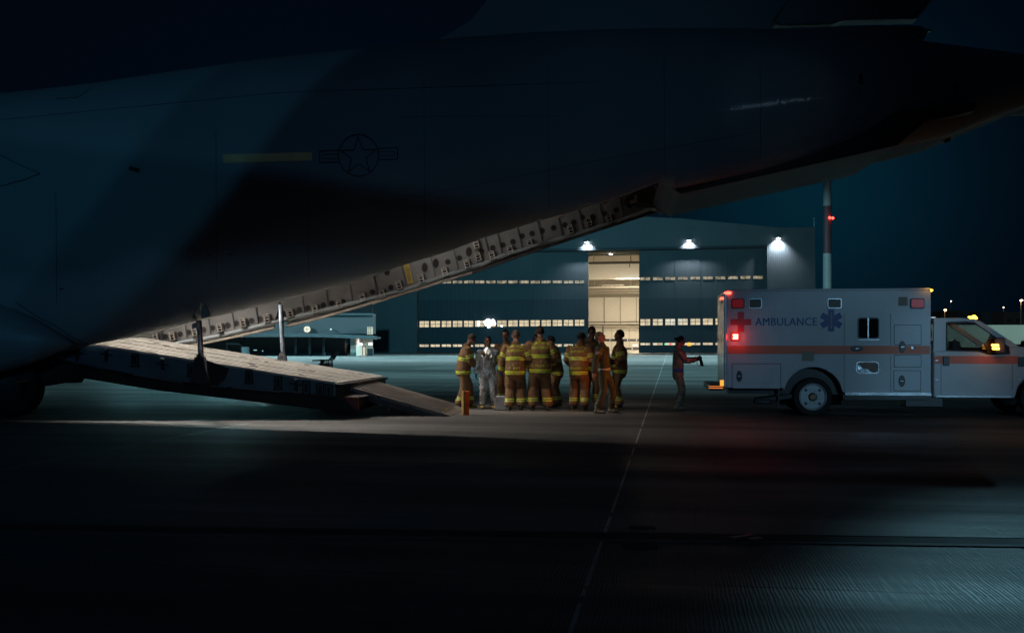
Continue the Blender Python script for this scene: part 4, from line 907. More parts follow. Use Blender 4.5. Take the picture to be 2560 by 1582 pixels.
for x in (2110, 2226): 
    (a, zb) = A(x, 979); (c, zt) = A(x, 783); b = MB(); b.bx((a, -.003, zb), (a + .01, .005, z0 - .01)); b.bx((a, -.003, z1 + .01), (a + .01, .005, zt)); b.build('door_gap', mat('gap_grey', (.2, .22, .24), .6) if 'gap_grey' not in bpy.data.materials else bpy.data.materials['gap_grey'], am)
def handle(x, y, wd, h, parent=am):
    (a, z_) = A(x, y); b = MB(); n_ = 20; b.prism([(a + wd / 2 * math.cos(2 * math.pi * k / n_), z_ + h / 2 * math.sin(2 * math.pi * k / n_)) for k in range(n_)], -.025, 0); o = b.build('handle', M_blk, parent, bevel=.006)
    b = MB(); b.bx((a - min(wd, h) * .3, -.045, z_ - .012), (a + min(wd, h) * .3, -.022, z_ + .012)); b.build('handle_bar', M_trim, o, bevel=.004)
handle(1848, 940, .12, .24, d1); handle(2255.5, 867, .13, .25); handle(2254.5, 952, .13, .24, d3); handle(2142, 871, .26, .12)
# cap in the stripe and the chrome-rimmed well
for x in (2280, 2286): b = MB(); (a, z_) = A(x, 869); b.cyl((a, -.03, z_), (a, -.005, z_), .025, seg=12); b.build('lock_cap', M_trim if x < 2285 else M_blk, am)
o = plate('fuel_well', 2139, 903, 2198, 934, M_trim, .07, .012); plate('well_recess', 2143, 906, 2196, 931, mat('well_brown', (.09, .04, .018), .3, .2, .4, 6), .06, .016, o)
b = MB(); pts = [A(2143, 911), A(2150, 912), A(2156, 921), A(2168, 923), A(2180, 930.5), A(2150, 930.5), A(2144, 926)]; b.prism(pts, -.020, -.014); b.build('well_reflection', mat('reflection_silver', (.5, .55, .6), .25, .6, .3, 9, bump=.4, bs=12), o)  # silver shape paints the white reflection in the chrome recess
# beacons and markers
(a, z_) = A(1838, 841.5); b = MB()
for k in range(3): b.bx((a - .052 + .006 * (k % 2), -.05, z_ - .052 + k * .038), (a + .058, -.02, z_ - .024 + k * .038))
b.build('red_beacon', red_on, am, bevel=.006)
b = MB(); b.prism(rounded(a - .10, z_ - .09, a + .10, z_ + .09, .04), -.018, .0); b.build('beacon_base', mat('beacon_red_base', (.35, .02, .02), .3), am)
def marker(x, y, l, m, w_=.15, parent=am):
    (a, z_) = A(x, y, l); b = MB(); b.ell((a, l, z_), (w_ / 2, .05, .03), 16, 8); b.ell((a - w_ * .25, l, z_), (w_ / 3, .05, .026), 12, 6); b.build('marker_lamp', m, parent, smooth=True)
marker(1820, 732.5, .0, red_mk, .15); marker(1806, 746.5, .35, red_mk, .10); marker(2322, 726, .05, amber_on, .17)
(a, z_) = A(1805, 753, .3); b = MB(); b.ell((a, .3, z_), (.03, .03, .045), 10, 6); b.build('chrome_lamp', M_trim, am)
# rear step bumper with glowing amber edges
b = MB(); (a, z_) = A(1771, 969, .3); b.bx((a, .12, z_ - .05), (-.02, 2.28, z_ + .07)); b.build('rear_bumper', M_blk, am, bevel=.02)
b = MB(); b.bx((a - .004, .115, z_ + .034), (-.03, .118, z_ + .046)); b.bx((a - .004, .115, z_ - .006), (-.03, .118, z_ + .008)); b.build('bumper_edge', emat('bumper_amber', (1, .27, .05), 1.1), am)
b = MB(); (a, z_) = A(1805, 958, .1); b.bx((a - .04, .06, z_ - .05), (a + .03, .14, z_ + .07)); b.build('rear_amber_lamp', emat('rear_amber', (1, .36, .05), 1.4), am)
# wheels
def wheel(u, l, out=-1, front=False):
    b = MB(); rw = .402; prof_ = [(0.30, .13), (.385, .13), (.402, .10), (.402, -.10), (.385, -.13), (.30, -.13), (.27, -.10), (.27, .10)]; rings = []
    for k in range(48):
        a_ = 2 * math.pi * k / 48; rings.append([(u + r * math.cos(a_), l + q_, rw + r * math.sin(a_)) for r, q_ in prof_])
    rings.append(rings[0]); b.loft(rings, cap=False)
    for k in range(60):
        a_ = 2 * math.pi * k / 60; b.box((u + .403 * math.cos(a_), l + (.05 if k % 2 else -.05), rw + .403 * math.sin(a_)), (.02, .07, .012), Matrix.Rotation(-a_, 3, 'Y'))
    t = b.build('wheel', M_rubber, am)
    b = MB(); b.cyl((u, l + out * .10, rw), (u, l + out * .02, rw), .285, .27, 36); rm = mat('rim_white', (.42, .46, .48), .35, .3, .15) if 'rim_white' not in bpy.data.materials else bpy.data.materials['rim_white']; b.build('rim', rm, t, bevel=.008)
    b = MB()
    rings = [[(u + r_ * math.cos(2 * math.pi * k / 36), l + out * d_, rw + r_ * math.sin(2 * math.pi * k / 36)) for k in range(36)] for r_, d_ in ((.285, .10), (.29, .135), (.265, .135), (.25, .105))]
    b.loft(rings, cap=False); b.build('rim_lip', rm, t, smooth=True)
    b = MB(); b.cyl((u, l + out * .10, rw), (u, l + out * .17, rw), .095, .07, 20); b.build('hub', mat('hub_bronze', (.22, .17, .10), .4, .6, .3) if 'hub_bronze' not in bpy.data.materials else bpy.data.materials['hub_bronze'], t, bevel=.01)
    b = MB()
    for k in range(8):
        a_ = 2 * math.pi * (k + .5) / 8; b.cyl((u + .135 * math.cos(a_), l + out * .09, rw + .135 * math.sin(a_)), (u + .135 * math.cos(a_), l + out * .13, rw + .135 * math.sin(a_)), .014, seg=8)
    b.build('wheel_nuts', M_trim, t)
    b = MB()
    for k in range(4):
        a_ = 2 * math.pi * k / 4 + .78; b.cyl((u + .2 * math.cos(a_), l + out * .103, rw + .2 * math.sin(a_)), (u + .2 * math.cos(a_), l + out * .09, rw + .2 * math.sin(a_)), .032, seg=14)
    b.build('hand_hole', M_blk, t)
wheel(wx, .17); wheel(wx, 2.23, 1); 
fx = A(2602, 992, .25)[0]; wheel(fx, .36); wheel(fx, 2.05, 1)
b = MB(); b.cyl((wx, .2, .40), (wx, 2.2, .40), .09); b.cyl((fx, .4, .40), (fx, 2.0, .40), .08); b.ell((wx, 1.2, .42), (.2, .25, .2)); b.build('axle', M_blk, am)
# mudflap
b = MB(); b.bx((wx - .72, .05, .16), (wx - .69, .42, .62)); b.build('mudflap', M_blk, am)
# cab
LC0, LC1 = .20, 2.20
C = lambda x, y: A(x, y, LC0)
cb0, czs = C(2334, 994); czr = C(2390, 794.5)[1]; zbelt = C(2400, 876)[1]
hood_z = C(2560, 868)[1]
nose = C(2760, 900)[0]
arch = [(fx + .50 * math.cos(R(a_)), .42 + .50 * math.sin(R(a_))) for a_ in range(5, 176, 10)]
lowp_ = [(cb0, czs), (cb0, zbelt - .0)] + [C(2367, 875.5), C(2445, 877.5), C(2466, 883.5), C(2523, 884.5), C(2522, 869), C(2532, 866), (fx + .1, hood_z), (nose - .25, hood_z - .05), (nose - .05, hood_z - .2), (nose, hood_z - .5), (nose + .02, .62), (fx + .56, .50)] + arch + [(fx - .53, czs)]
b = MB(); b.prism(lowp_, LC0, LC1); cab = b.build('cab', M_cab, am, bevel=.03, seg=3)
b = MB(); b.prism([(cb0, zbelt - .04), C(2336, 799), C(2340, 796), C(2368, 795), C(2368, 876)], LC0 + .01, LC0 + .07); b.prism([(cb0, zbelt - .04), C(2336, 799), C(2340, 796), C(2368, 795), C(2368, 876)], LC1 - .07, LC1 - .01); b.bx((cb0, LC0 + .07, zbelt), (cb0 + .04, LC1 - .07, zbelt + .15)); b.build('rear_pillar', M_cab, am)
b = MB(); b.prism([C(2336, 799), C(2341, 795), C(2400, 793.5), C(2440, 797.5), C(2450, 803), C(2436, 806), C(2413, 804.5), C(2368, 806)], LC0 + .012, LC1 - .012); b.build('cab_roof', M_cab, am, bevel=.02)
for l0 in (LC0 + .02, LC1 - .08):
    b = MB(); b.prism([C(2440, 798.5), C(2452, 802), C(2552, 868), C(2536, 870), C(2520, 866), C(2500, 850), C(2436, 806.5)], l0, l0 + .06); b.build('windscreen_pillar', M_cab, am, bevel=.01)
b = MB(); p0, p1 = C(2446, 801), C(2545, 868)
b.add([(p0[0], LC0 + .09, p0[1]), (p0[0], LC1 - .09, p0[1]), (p1[0], LC1 - .09, p1[1]), (p1[0], LC0 + .09, p1[1])], [(0, 1, 2, 3)]); M_clear = mat('clear_glass', (.02, .025, .03), .03, 0, 0, alpha=.28); b.build('windscreen', M_clear, am)
gpts = [C(2367, 807), C(2413, 805.5), C(2437, 808), C(2500, 851), C(2521, 868), C(2523, 884), C(2466, 883.5), C(2445, 877.5), C(2367, 876)]
b = MB(); b.prism(gpts, LC0 + .035, LC0 + .041); b.build('side_glass', M_clear, am)
b = MB(); b.prism(gpts, LC1 - .045, LC1 - .04); b.build('side_glass', M_clear, am)
# dark frame round the door glass and the sail panel by the mirror
b = MB()
ring = gpts + [gpts[0]]
for p0, p1 in zip(ring, ring[1:]):
    d_ = Vector((p1[0] - p0[0], 0, p1[1] - p0[1])); b.box(((p0[0] + p1[0]) / 2, LC0 - .002, (p0[1] + p1[1]) / 2), (d_.length + .02, .02, .022), Matrix.Rotation(-math.atan2(d_.z, d_.x), 3, 'Y'))
b.prism([C(2478, 836), C(2500, 851), C(2521, 868), C(2523, 884), C(2470, 883.5), C(2462, 862)], LC0 + .02, LC0 + .05); b.build('window_surround', mat('surround_dark_red', (.035, .012, .010), .5), am)
z0c, z1c = C(2450, 909)[1], C(2450, 889.5)[1]
b = MB(); b.bx((cb0 + .02, LC0 - .005, z0c), (C(2546, 900)[0], LC0 + .01, z1c)); b.build('cab_stripe', M_stripe, am)
b = MB(); b.bx((C(2545, 890)[0], LC0 - .02, C(2545, 916)[1]), (C(2700, 890)[0] - .2, LC0 + .01, C(2545, 892)[1])); b.build('fender_badge', M_blk, am)
b = MB(); b.bx((C(2357, 890)[0], LC0 - .03, C(2357, 914)[1]), (C(2373, 890)[0], LC0 - .0, C(2357, 891)[1])); b.build('door_handle', M_blk, am, bevel=.01)
b = MB()
for x0_, y0_, x1_, y1_ in ((2352, 885, 2353.2, 990), (2530, 888, 2531.2, 975)):
    (a, zb), (c, zt) = C(x0_, y1_), C(x1_, y0_); b.bx((a, LC0 - .002, zb), (c, LC0 + .01, z0c - .01)); 
b.build('door_seam', M_blk, am)
b = MB(); (a, z_) = C(2340, 992); b.bx((a, LC0 - .012, z_), (fx - .6, LC0 + .02, z_ + .03)); b.build('rocker_trim', M_trim, am)
b = MB(); b.bx((cb0 + .3, .5, .38), (nose - .1, 1.9, .72)); b.build('engine_bay', M_blk, am)
b = MB()
for x, y in ((2338, 901), (2338, 949), (2545, 948), (2556, 921)):
    (a, z_) = C(x, y); b.bx((a, LC0 - .012, z_ - .008), (a + .06, LC0, z_ + .008))
b.build('bright_clips', M_trim, am)
# roof ambers, white tail glint
for dl_, x in ((.55, 2430), (1.2, 2432), (1.85, 2434)):
    (a, z_) = A(x, 789, dl_); b = MB(); b.ell((a, dl_, czr + .025), (.085, .05, .024), 14, 8); b.ell((a + .04, dl_, czr + .035), (.045, .045, .03), 12, 6); b.build('roof_marker', amber_on, am, smooth=True)
(a, z_) = C(2331, 794); b = MB(); b.box((a + .01, LC0 + .05, czr + .012), (.12, .04, .014)); b.build('roof_glint_strip', mat('glint_glow', (.8, .85, .9), .1, 1, 0, emit=(.75, .9, 1), es=.8), am)  # the white glint on the cab roof is painted by emission
# mirror
(a, z_) = C(2490, 862); b = MB(); b.prism(rounded(a - .11, z_ - .17, a + .10, z_ + .15, .05), LC0 - .26, LC0 - .14); b.cyl((a, LC0 - .15, z_ - .02), (a + .1, LC0 + .02, z_ - .04), .02); mir = b.build('door_mirror', mat('mirror_shell', (.05, .02, .015), .4), am, bevel=.02)
for k, y in enumerate((863, 871)):
    (a, z_) = A(2488 + 2 * k, y, LC0 - .27); b = MB(); b.prism(rounded(a - .07, z_ - .024, a + .07, z_ + .024, .02), LC0 - .275, LC0 - .255); b.build('turn_lamp', amber_hot, mir)
# seats, headrests, dashboard, wheel
M_seat = mat('seat_fabric', (.02, .018, .018), .9, 0, .3)
for l in (.55, 1.6):
    s_ = C(2385, 870)[0]; b = MB(); b.box((s_ - .12, l, zbelt - .1), (.14, .46, .6), Matrix.Rotation(R(-8), 3, 'Y')); b.ell((s_ - .15, l, zbelt + .36), (.08, .13, .13)); b.bx((s_ - .1, l - .23, zbelt - .5), (s_ + .35, l + .23, zbelt - .35)); b.build('seat', M_seat, am, bevel=.02)
s_ = C(2470, 870)[0]; b = MB(); b.bx((s_, LC0 + .1, zbelt - .2), (s_ + .5, LC1 - .1, zbelt + .06)); b.build('dashboard', M_seat, am, bevel=.04)
b = MB(); b.cyl((s_ - .18, 1.62, zbelt + .05), (s_ - .16, 1.62, zbelt + .06), .2, seg=24); b.build('steering_wheel', M_blk, am)
s_ = C(2415, 850)[0]; b = MB(); b.bx((s_, 1.15, zbelt - .05), (s_ + .16, 1.45, zbelt + .2)); b.build('radio_console', M_darkgrey, am, bevel=.01)
bpy.context.view_layer.update()
AW = lambda u, l, z: am.matrix_world @ Vector((u, l, z))
(a, z_) = A(1838, 841.5)
lamp('POINT', 'red_beacon_light', AW(a, -.16, z_), 1.5, (1, .03, .015), .05)
lamp('SPOT', 'red_beacon_ground', AW(.4, -.1, 2.3), 7, (1, .04, .03), .8, (6.2, 17.8, 0), 110, 1)
lamp('SPOT', 'amber_rear_light', AW(-.45, -.55, 1.05), 105, (1, .26, .03), .03, (.5, 22.4, .85), 44, .4)
lamp('SPOT', 'red_rear_light', AW(-.15, .7, 1.9), 15, (1, .05, .03), .05, (3.9, 23.2, 1.1), 40, .6)
lamp('POINT', 'amber_mirror_light', AW(C(2490, 866)[0], -.25, C(2490, 866)[1]), .9, (1, .40, .04), .06)
lamp('POINT', 'amber_roof_light', AW(U1 - .05, -.12, ZT + .06), .6, (1, .42, .05), .05)
lamp('SPOT', 'front_amber_ground', AW(fx + .4, -.3, .9), 3.5, (1, .28, .05), .1, (11.5, 17.3, 0), 60, .8)

# ------------------------------------------------------------------ people
def cloth(name, c, var=.3, bump=.5, rough=.85, metal=0, bs=14, vs=7): return mat(name, c, rough, metal, var, vs, bump=bump, bs=bs)
M_tan = cloth('turnout_tan', (.235, .130, .062)); M_lime = mat('reflective_lime', (.72, .86, .03), .5, 0, .2, 14); M_silv = mat('reflective_silver', (.22, .28, .34), .35, .3, .15)
M_boot_k = mat('boot_black', (.02, .02, .02), .5, 0, .3); M_boot_y = mat('boot_yellow', (.42, .26, .04), .6, 0, .3, 9)
M_olive = cloth('flight_olive', (.062, .070, .048)); M_camo = cloth('camouflage', (.20, .165, .125), .5, .4, vs=13); M_alu = mat('aluminised_fabric', (.66, .68, .70), .26, .7, .35, 6, bump=1.0, bs=9)
M_darkcloth = cloth('dark_cloth', (.03, .03, .035))
M_belt = mat('reflective_belt', (.60, .66, .78), .4, .1, .1); M_bluebelt = mat('blue_belt', (.01, .06, .42), .5)
def skin_m(name, c): return mat(name, c, .55, 0, .12, 9)
SK1 = skin_m('skin_light', (.40, .21, .15)); SK2 = skin_m('skin_brown', (.16, .075, .045)); SK3 = skin_m('skin_tan', (.28, .14, .09))
HR_B = mat('hair_black', (.010, .008, .008), .7, 0, .4, 40, bump=.5, bs=90); HR_BR = mat('hair_brown', (.045, .028, .020), .8, 0, .4, 40, bump=.5, bs=90); HR_G = mat('hair_cropped', (.13, .085, .065), .85, 0, .35, 40, bump=.4, bs=120)
M_glove_b = mat('glove_blue', (.01, .07, .30), .6, 0, .2); M_glove_t = cloth('glove_brown', (.20, .11, .05)); M_glove_k = mat('glove_navy', (.012, .02, .06), .6, 0, .2)
M_eye = mat('eye_dark', (.02, .015, .012), .2, 0, 0)
def remesh(mb, name, mats, parent, voxel, fold=0, seed=0, classify=None, smooth_it=2):
    o = mb.build(name, mats[0], None)
    r = o.modifiers.new('r', 'REMESH'); r.mode = 'VOXEL'; r.voxel_size = voxel
    s_ = o.modifiers.new('s', 'SMOOTH'); s_.factor = .5; s_.iterations = smooth_it
    bpy.context.view_layer.update()
    me = bpy.data.meshes.new_from_object(o.evaluated_get(bpy.context.evaluated_depsgraph_get())); bpy.data.objects.remove(o)
    me.materials.clear()
    for m in mats: me.materials.append(m)
    if fold:
        ns = [v.normal.copy() for v in me.vertices]
        for v, n_ in zip(me.vertices, ns):
            c = v.co; q_ = Vector((c.x * 7 + seed, c.y * 7, c.z * 5)); d = noise.noise(q_) * .9 + abs(noise.noise(q_ * 2.3 + Vector((5, 0, 0)))) * .8 + noise.noise(Vector((c.x * 22, c.y * 22, c.z * 8 + seed))) * .35
            v.co = c + n_ * d * fold
    if classify:
        for p in me.polygons: p.material_index = classify(p.center)
    me.polygons.foreach_set('use_smooth', [True] * len(me.polygons))
    n2 = bpy.data.objects.new(name, me); col.objects.link(n2)
    if parent: n2.parent = parent
    return n2
def seg_t(p, a, b):
    d = b - a; t = max(0, min(1, (p - a).dot(d) / d.length_squared)); return t, (p - (a + d * t)).length
def ik(a, c, l1, l2, hint):
    d = c - a; L_ = min(d.length, (l1 + l2) * .995); dn = d.normalized(); c = a + dn * L_
    x = (l1 * l1 - l2 * l2 + L_ * L_) / (2 * L_); h = math.sqrt(max(0, l1 * l1 - x * x)); hh = hint - dn * hint.dot(dn); hh.normalize()
    return a + dn * x + hh * h, c
def person(px, Y, H, face, label, outfit='ff', lean=4, hp=0, hy=0, hands=None, feet=None, skin=SK1, hair=HR_BR, gloves=None, names=None, seed=1, bun=False, cap=False, group='firefighters in tan jackets'):
    k = H / 1.8
    hands = hands or {'L': (.16, .24, .92), 'R': (.16, -.24, .92)}; feet = feet or {'L': (.02, .15), 'R': (-.02, -.15)}
    rot = Matrix.Rotation(R(lean), 3, 'Y'); hip = Vector((0, 0, .93))
    tp_ = lambda x, y, z: hip + rot @ Vector((x, y, z))
    neck = tp_(0, 0, .58); hrot = (rot @ Matrix.Rotation(R(hy), 3, 'Z') @ Matrix.Rotation(R(hp), 3, 'Y')) * 1.07
    hb0 = neck + rot @ Vector((.005, 0, .015))
    hd = lambda x, y, z: hb0 + hrot @ Vector((x + .012, y, z + .155))       # point in head space, skull centre = 0
    arms = {}
    for s_, sg in (('L', 1), ('R', -1)):
        sh = tp_(-.005, sg * (.205 if outfit in ('ff', 'alu') else .19), .50); tgt = Vector(hands[s_]); el, wr = ik(sh, tgt, .29, .27, Vector((-.7, sg * .5, -.35))); arms[s_] = (sh, el, wr)
    legs = {}
    for s_, sg in (('L', 1), ('R', -1)):
        h0_ = Vector((0, sg * .095, .90)); an = Vector((feet[s_][0], feet[s_][1], .09)); kn, an = ik(h0_, an, .42, .415, Vector((1, sg * .1, 0))); legs[s_] = (h0_, kn, an)
    # body: one continuous surface
    b = MB()
    b.limb([tp_(0, 0, -.06), tp_(0, 0, .10), tp_(.01, 0, .32), tp_(0, 0, .47), tp_(0, 0, .53)], [(.10, .145), (.095, .13), (.11, .155), (.085, .165), (.06, .12)], 18)
    b.limb([tp_(-.01, 0, .50), hd(-.02, 0, -.07)], [.062, .058], 14)
    b.ell(hd(-.008, 0, .012), (.094, .076, .104), 24, 16, hrot); b.ell(hd(.032, 0, -.062), (.056, .052, .060), 16, 12, hrot); b.ell(hd(.050, 0, -.03), (.042, .048, .06), 16, 12, hrot)
    b.ell(hd(.098, 0, -.030), (.020, .014, .018), 10, 8, hrot); b.limb([hd(.086, 0, .012), hd(.103, 0, -.026)], [.010, .013], 8); b.ell(hd(.086, 0, -.058), (.014, .026, .009), 10, 6, hrot); b.ell(hd(.076, 0, -.098), (.022, .024, .018), 10, 8, hrot); b.ell(hd(.078, 0, .026), (.018, .046, .012), 12, 6, hrot)
    for sg in (-1, 1): b.ell(hd(-.005, sg * .080, -.015), (.018, .012, .032), 10, 8, hrot)
    for s_, sg in (('L', 1), ('R', -1)):
        sh, el, wr = arms[s_]; b.limb([sh, el, wr], [.048, .038, .026], 12)
        h0_, kn, an = legs[s_]; b.limb([h0_, (h0_ + kn) / 2, kn, (kn + an) / 2, an], [.085, .075, .055, .052, .038], 14); b.limb([an - Vector((.04, 0, .03)), an + Vector((.13, 0, -.05))], [(.035, .04), (.025, .04)], 10)
    def hand_shape(b, s_, sg, gr=0.0):
        sh, el, wr = arms[s_]; d = (wr - el).normalized(); inn = Vector((0, -sg, 0)); inn = (inn - d * inn.dot(d)); inn = inn.normalized() if inn.length > .1 else Vector((1, 0, 0)); sd = d.cross(inn).normalized() * (1 if s_ == 'R' else 1)
        if sd.dot(Vector((1, 0, .6))) < 0: sd = -sd
        b.limb([wr, wr + d * .045, wr + d * .09], [(.022 + gr, .030 + gr), (.020 + gr, .042 + gr), (.017 + gr, .042 + gr)], 12, side=sd)
        for i, L_ in enumerate((.068, .078, .074, .058)):
            p0 = wr + d * .09 + sd * (.031 - .0205 * i); d1 = (d * .92 + inn * .38).normalized(); d2 = (d * .55 + inn * .85).normalized(); b.limb([p0 - d * .01, p0 + d1 * L_ * .5, p0 + d1 * L_ * .5 + d2 * L_ * .5], [.0095 + gr, .009 + gr, .0075 + gr], 8)
        p0 = wr + d * .025 + sd * .03; d1 = (d * .6 + sd * .7 + inn * .35).normalized(); b.limb([p0, p0 + d1 * .035, p0 + d1 * .035 + (d * .8 + inn * .4).normalized() * .03], [.013 + gr, .011 + gr, .009 + gr], 8)
    for s_, sg in (('L', 1), ('R', -1)): hand_shape(b, s_, sg)
    body = remesh(b, 'person', [skin], None, .0075, smooth_it=1)
    body.location = ((px - CX) * Y / F, Y, 0); body.rotation_euler = (0, 0, R(face)); body.scale = (k, k, k)
    tag(body, label, 'person', group)
    # hair
    b = MB(); b.ell((0, 0, 0), (.102, .083, .113), 28, 20); me_v = []; 
    keep = []
    for i, v in enumerate(b.v):
        x, y, z = v; keep.append(not (z < (.052 if x > .045 else (.0 if x > .0 else (-.055 if hair is not HR_G else -.045)) )))
    b.f = [f for f in b.f if all(keep[i] for i in f)]; b.m = [0] * len(b.f)
    b.v = [tuple(hd(v[0] * (1 + .02 * noise.noise(Vector(v) * 40)) - .010, v[1], v[2] + .012)) for v in b.v]
    h_ = b.build('hair', hair, body, smooth=True, recalc=False); so_ = h_.modifiers.new('s', 'SOLIDIFY'); so_.thickness = .012
    if bun: b = MB(); b.ell(hd(-.125, 0, .02), (.042, .045, .042), 16, 12); b.build('hair_bun', HR_B, body, smooth=True)
    if cap:
        b = MB(); b.ell((0, 0, 0), (.108, .090, .118), 28, 20); keep = [v[2] > .02 for v in b.v]; b.f = [f for f in b.f if all(keep[i] for i in f)]; b.m = [0] * len(b.f); b.v = [tuple(hd(v[0] - .008, v[1], v[2] + .014)) for v in b.v]; c_ = b.build('cap', M_darkcloth, body, smooth=True, recalc=False); so_ = c_.modifiers.new('s', 'SOLIDIFY'); so_.thickness = .01
        b = MB(); rr = []
        for j in range(24): a_ = 2 * math.pi * j / 24; rr.append([hd(-.008 + .112 * math.cos(a_) * q_[0], .094 * math.sin(a_) * q_[0], q_[1]) for q_ in ((1, .02), (1.04, .025), (1.04, .05), (1, .052))])
        rr.append(rr[0]); b.loft(rr, cap=False); b.build('cap_band', M_boot_k, body)
    for sg in (-1, 1): b = MB(); b.ell(hd(.083, sg * .031, .006), (.008, .013, .007), 10, 6, hrot); b.build('eye', M_eye, body, smooth=True)
    # jacket / suit
    ff = outfit in ('ff', 'ffd', 'alu')
    g = {'ff': (1.14, .80), 'ffd': (1.14, .80), 'alu': (.93, .84), 'flight': (.84, .93), 'camo': (.90, .80), 'dark': (.9, .85)}[outfit]; f_ = g[0]; hemz = g[1]
    b = MB()
    b.limb([Vector((0, 0, hemz + .05)), tp_(0, 0, 0), tp_(0, 0, .14), tp_(.005, 0, .34), tp_(-.005, 0, .47), tp_(-.01, 0, .535)], [(.155 * f_, .205 * f_), (.155 * f_, .20 * f_), (.15 * f_, .195 * f_), (.158 * f_, .215 * f_), (.125 * f_, .205 * f_), (.085, .12)], 22)
    b.limb([tp_(-.01, 0, .52), tp_(-.015, 0, .60)], [.085 * f_, .078 * f_], 16)
    for s_ in 'LR':
        sh, el, wr = arms[s_]; d = (wr - el).normalized(); b.limb([sh + Vector((0, 0, .0)), (sh + el) / 2, el, (el + wr) / 2, wr - d * .015], [.090 * f_, .088 * f_, .084 * f_, .078 * f_, .066 * f_], 14)
    cm = {'ff': M_tan, 'ffd': M_tan, 'alu': M_alu, 'flight': M_olive, 'camo': M_camo, 'dark': M_darkcloth}[outfit]
    ax0, ax1 = hip, tp_(0, 0, .5)
    def cls(c):
        if outfit not in ('ff', 'ffd'):
            if outfit == 'flight':
                h = (rot.transposed() @ (c - hip)).z
                if -.005 < h < .05 and seg_t(c, ax0, ax1)[1] < .21: return 1 if not (.018 < h < .028) else 0
            if outfit == 'camo' and .0 < (c - hip).z < .07 and min(seg_t(c, arms[q_][1], arms[q_][2])[1] for q_ in 'LR') > .10: return 1
            return 0
        best = None
        for q_ in 'LR':
            sh, el, wr = arms[q_]
            t1, d1_ = seg_t(c, sh, el); t2, d2_ = seg_t(c, el, wr); t, dd = (t1, d1_) if d1_ < d2_ else (1 + t2, d2_)
            if best is None or dd < best[1]: best = (t, dd)
        h = (rot.transposed() @ (c - hip)); side_ = math.hypot(h.x / .16, h.y / .205)
        if best[1] < .12 and (best[1] / .085 < side_ - .0) and best[0] > .12:
            t = best[0]
            for a0_, a1_ in ((.48, .76), (1.58, 1.86)):
                if a0_ < t < a1_: u_ = (t - a0_) / (a1_ - a0_); return 2 if .36 < u_ < .64 else 1
            return 0
        z_ = h.z
        if .20 < z_ < .275: return 2 if .228 < z_ < .247 else 1
        zz_ = c.z
        if hemz + .015 < zz_ < hemz + .09 and c.z < .93: return 2 if hemz + .043 < zz_ < hemz + .062 else 1
        return 0
    jm = [cm, M_lime, M_silv] if outfit in ('ff', 'ffd') else [cm, M_belt if outfit == 'flight' else M_bluebelt]
    jk = remesh(b, 'jacket' if outfit not in ('flight',) else 'flight_suit_top', jm, body, .0125, (.026 if outfit == 'alu' else .014) if ff else .010, seed * 3.7, cls)
    # trousers
    b = MB(); tf = f_
    b.limb([Vector((0, 0, .80)), Vector((0, 0, .90)), tp_(0, 0, .06)], [(.135 * tf, .175 * tf), (.135 * tf, .18 * tf), (.12 * tf, .165 * tf)], 18)
    for s_ in 'LR':
        h0_, kn, an = legs[s_]; low_ = an + Vector((0, 0, .045)); b.limb([h0_, (h0_ + kn) / 2, kn, (kn + low_) / 2, low_], [.108 * tf, .106 * tf, .100 * tf, .096 * tf, (.094 if ff else .075) * tf], 16)
        if ff: sg = 1 if s_ == 'L' else -1; m_ = (h0_ * .45 + kn * .55); b.ell(m_ + Vector((0, sg * .085, 0)), (.075, .035, .11), 12, 8)
    def clt(c):
        if outfit in ('ff', 'ffd') and .205 < c.z < .28: return 2 if .233 < c.z < .252 else 1
        return 0
    tr = remesh(b, 'trousers', [cm, M_lime, M_silv] if outfit in ('ff', 'ffd') else [cm], body, .0125, .012, seed * 1.9 + 4, clt)
    # boots
    for s_ in 'LR':
        h0_, kn, an = legs[s_]; b = MB(); b.limb([an + Vector((-.01, 0, .13)), an + Vector((-.01, 0, -.02))], [.062, .056], 12); b.limb([an + Vector((-.06, 0, -.045)), an + Vector((.05, 0, -.042)), an + Vector((.16, 0, -.052))], [(.045, .048), (.045, .052), (.033, .045)], 12)
        for i, v in enumerate(b.v): b.v[i] = (v[0], v[1], max(0.004, v[2]))
        bo = remesh(b, 'boot', [M_boot_k if outfit in ('ff', 'ffd', 'alu', 'dark') else M_camo, M_boot_y], body, .011, 0, 0, (lambda c: 1 if (c.x > an.x + .05 or c.z < .03) else 0) if ff else None, 1)
    # gloves
    for s_, gm in (gloves or {}).items():
        b = MB(); hand_shape(b, s_, 1 if s_ == 'L' else -1, .006); sh, el, wr = arms[s_]; d = (wr - el).normalized(); b.limb([wr - d * .04, wr + d * .01], [.045, .035], 12); remesh(b, 'glove', [gm], body, .008, 0, 0, None, 1)
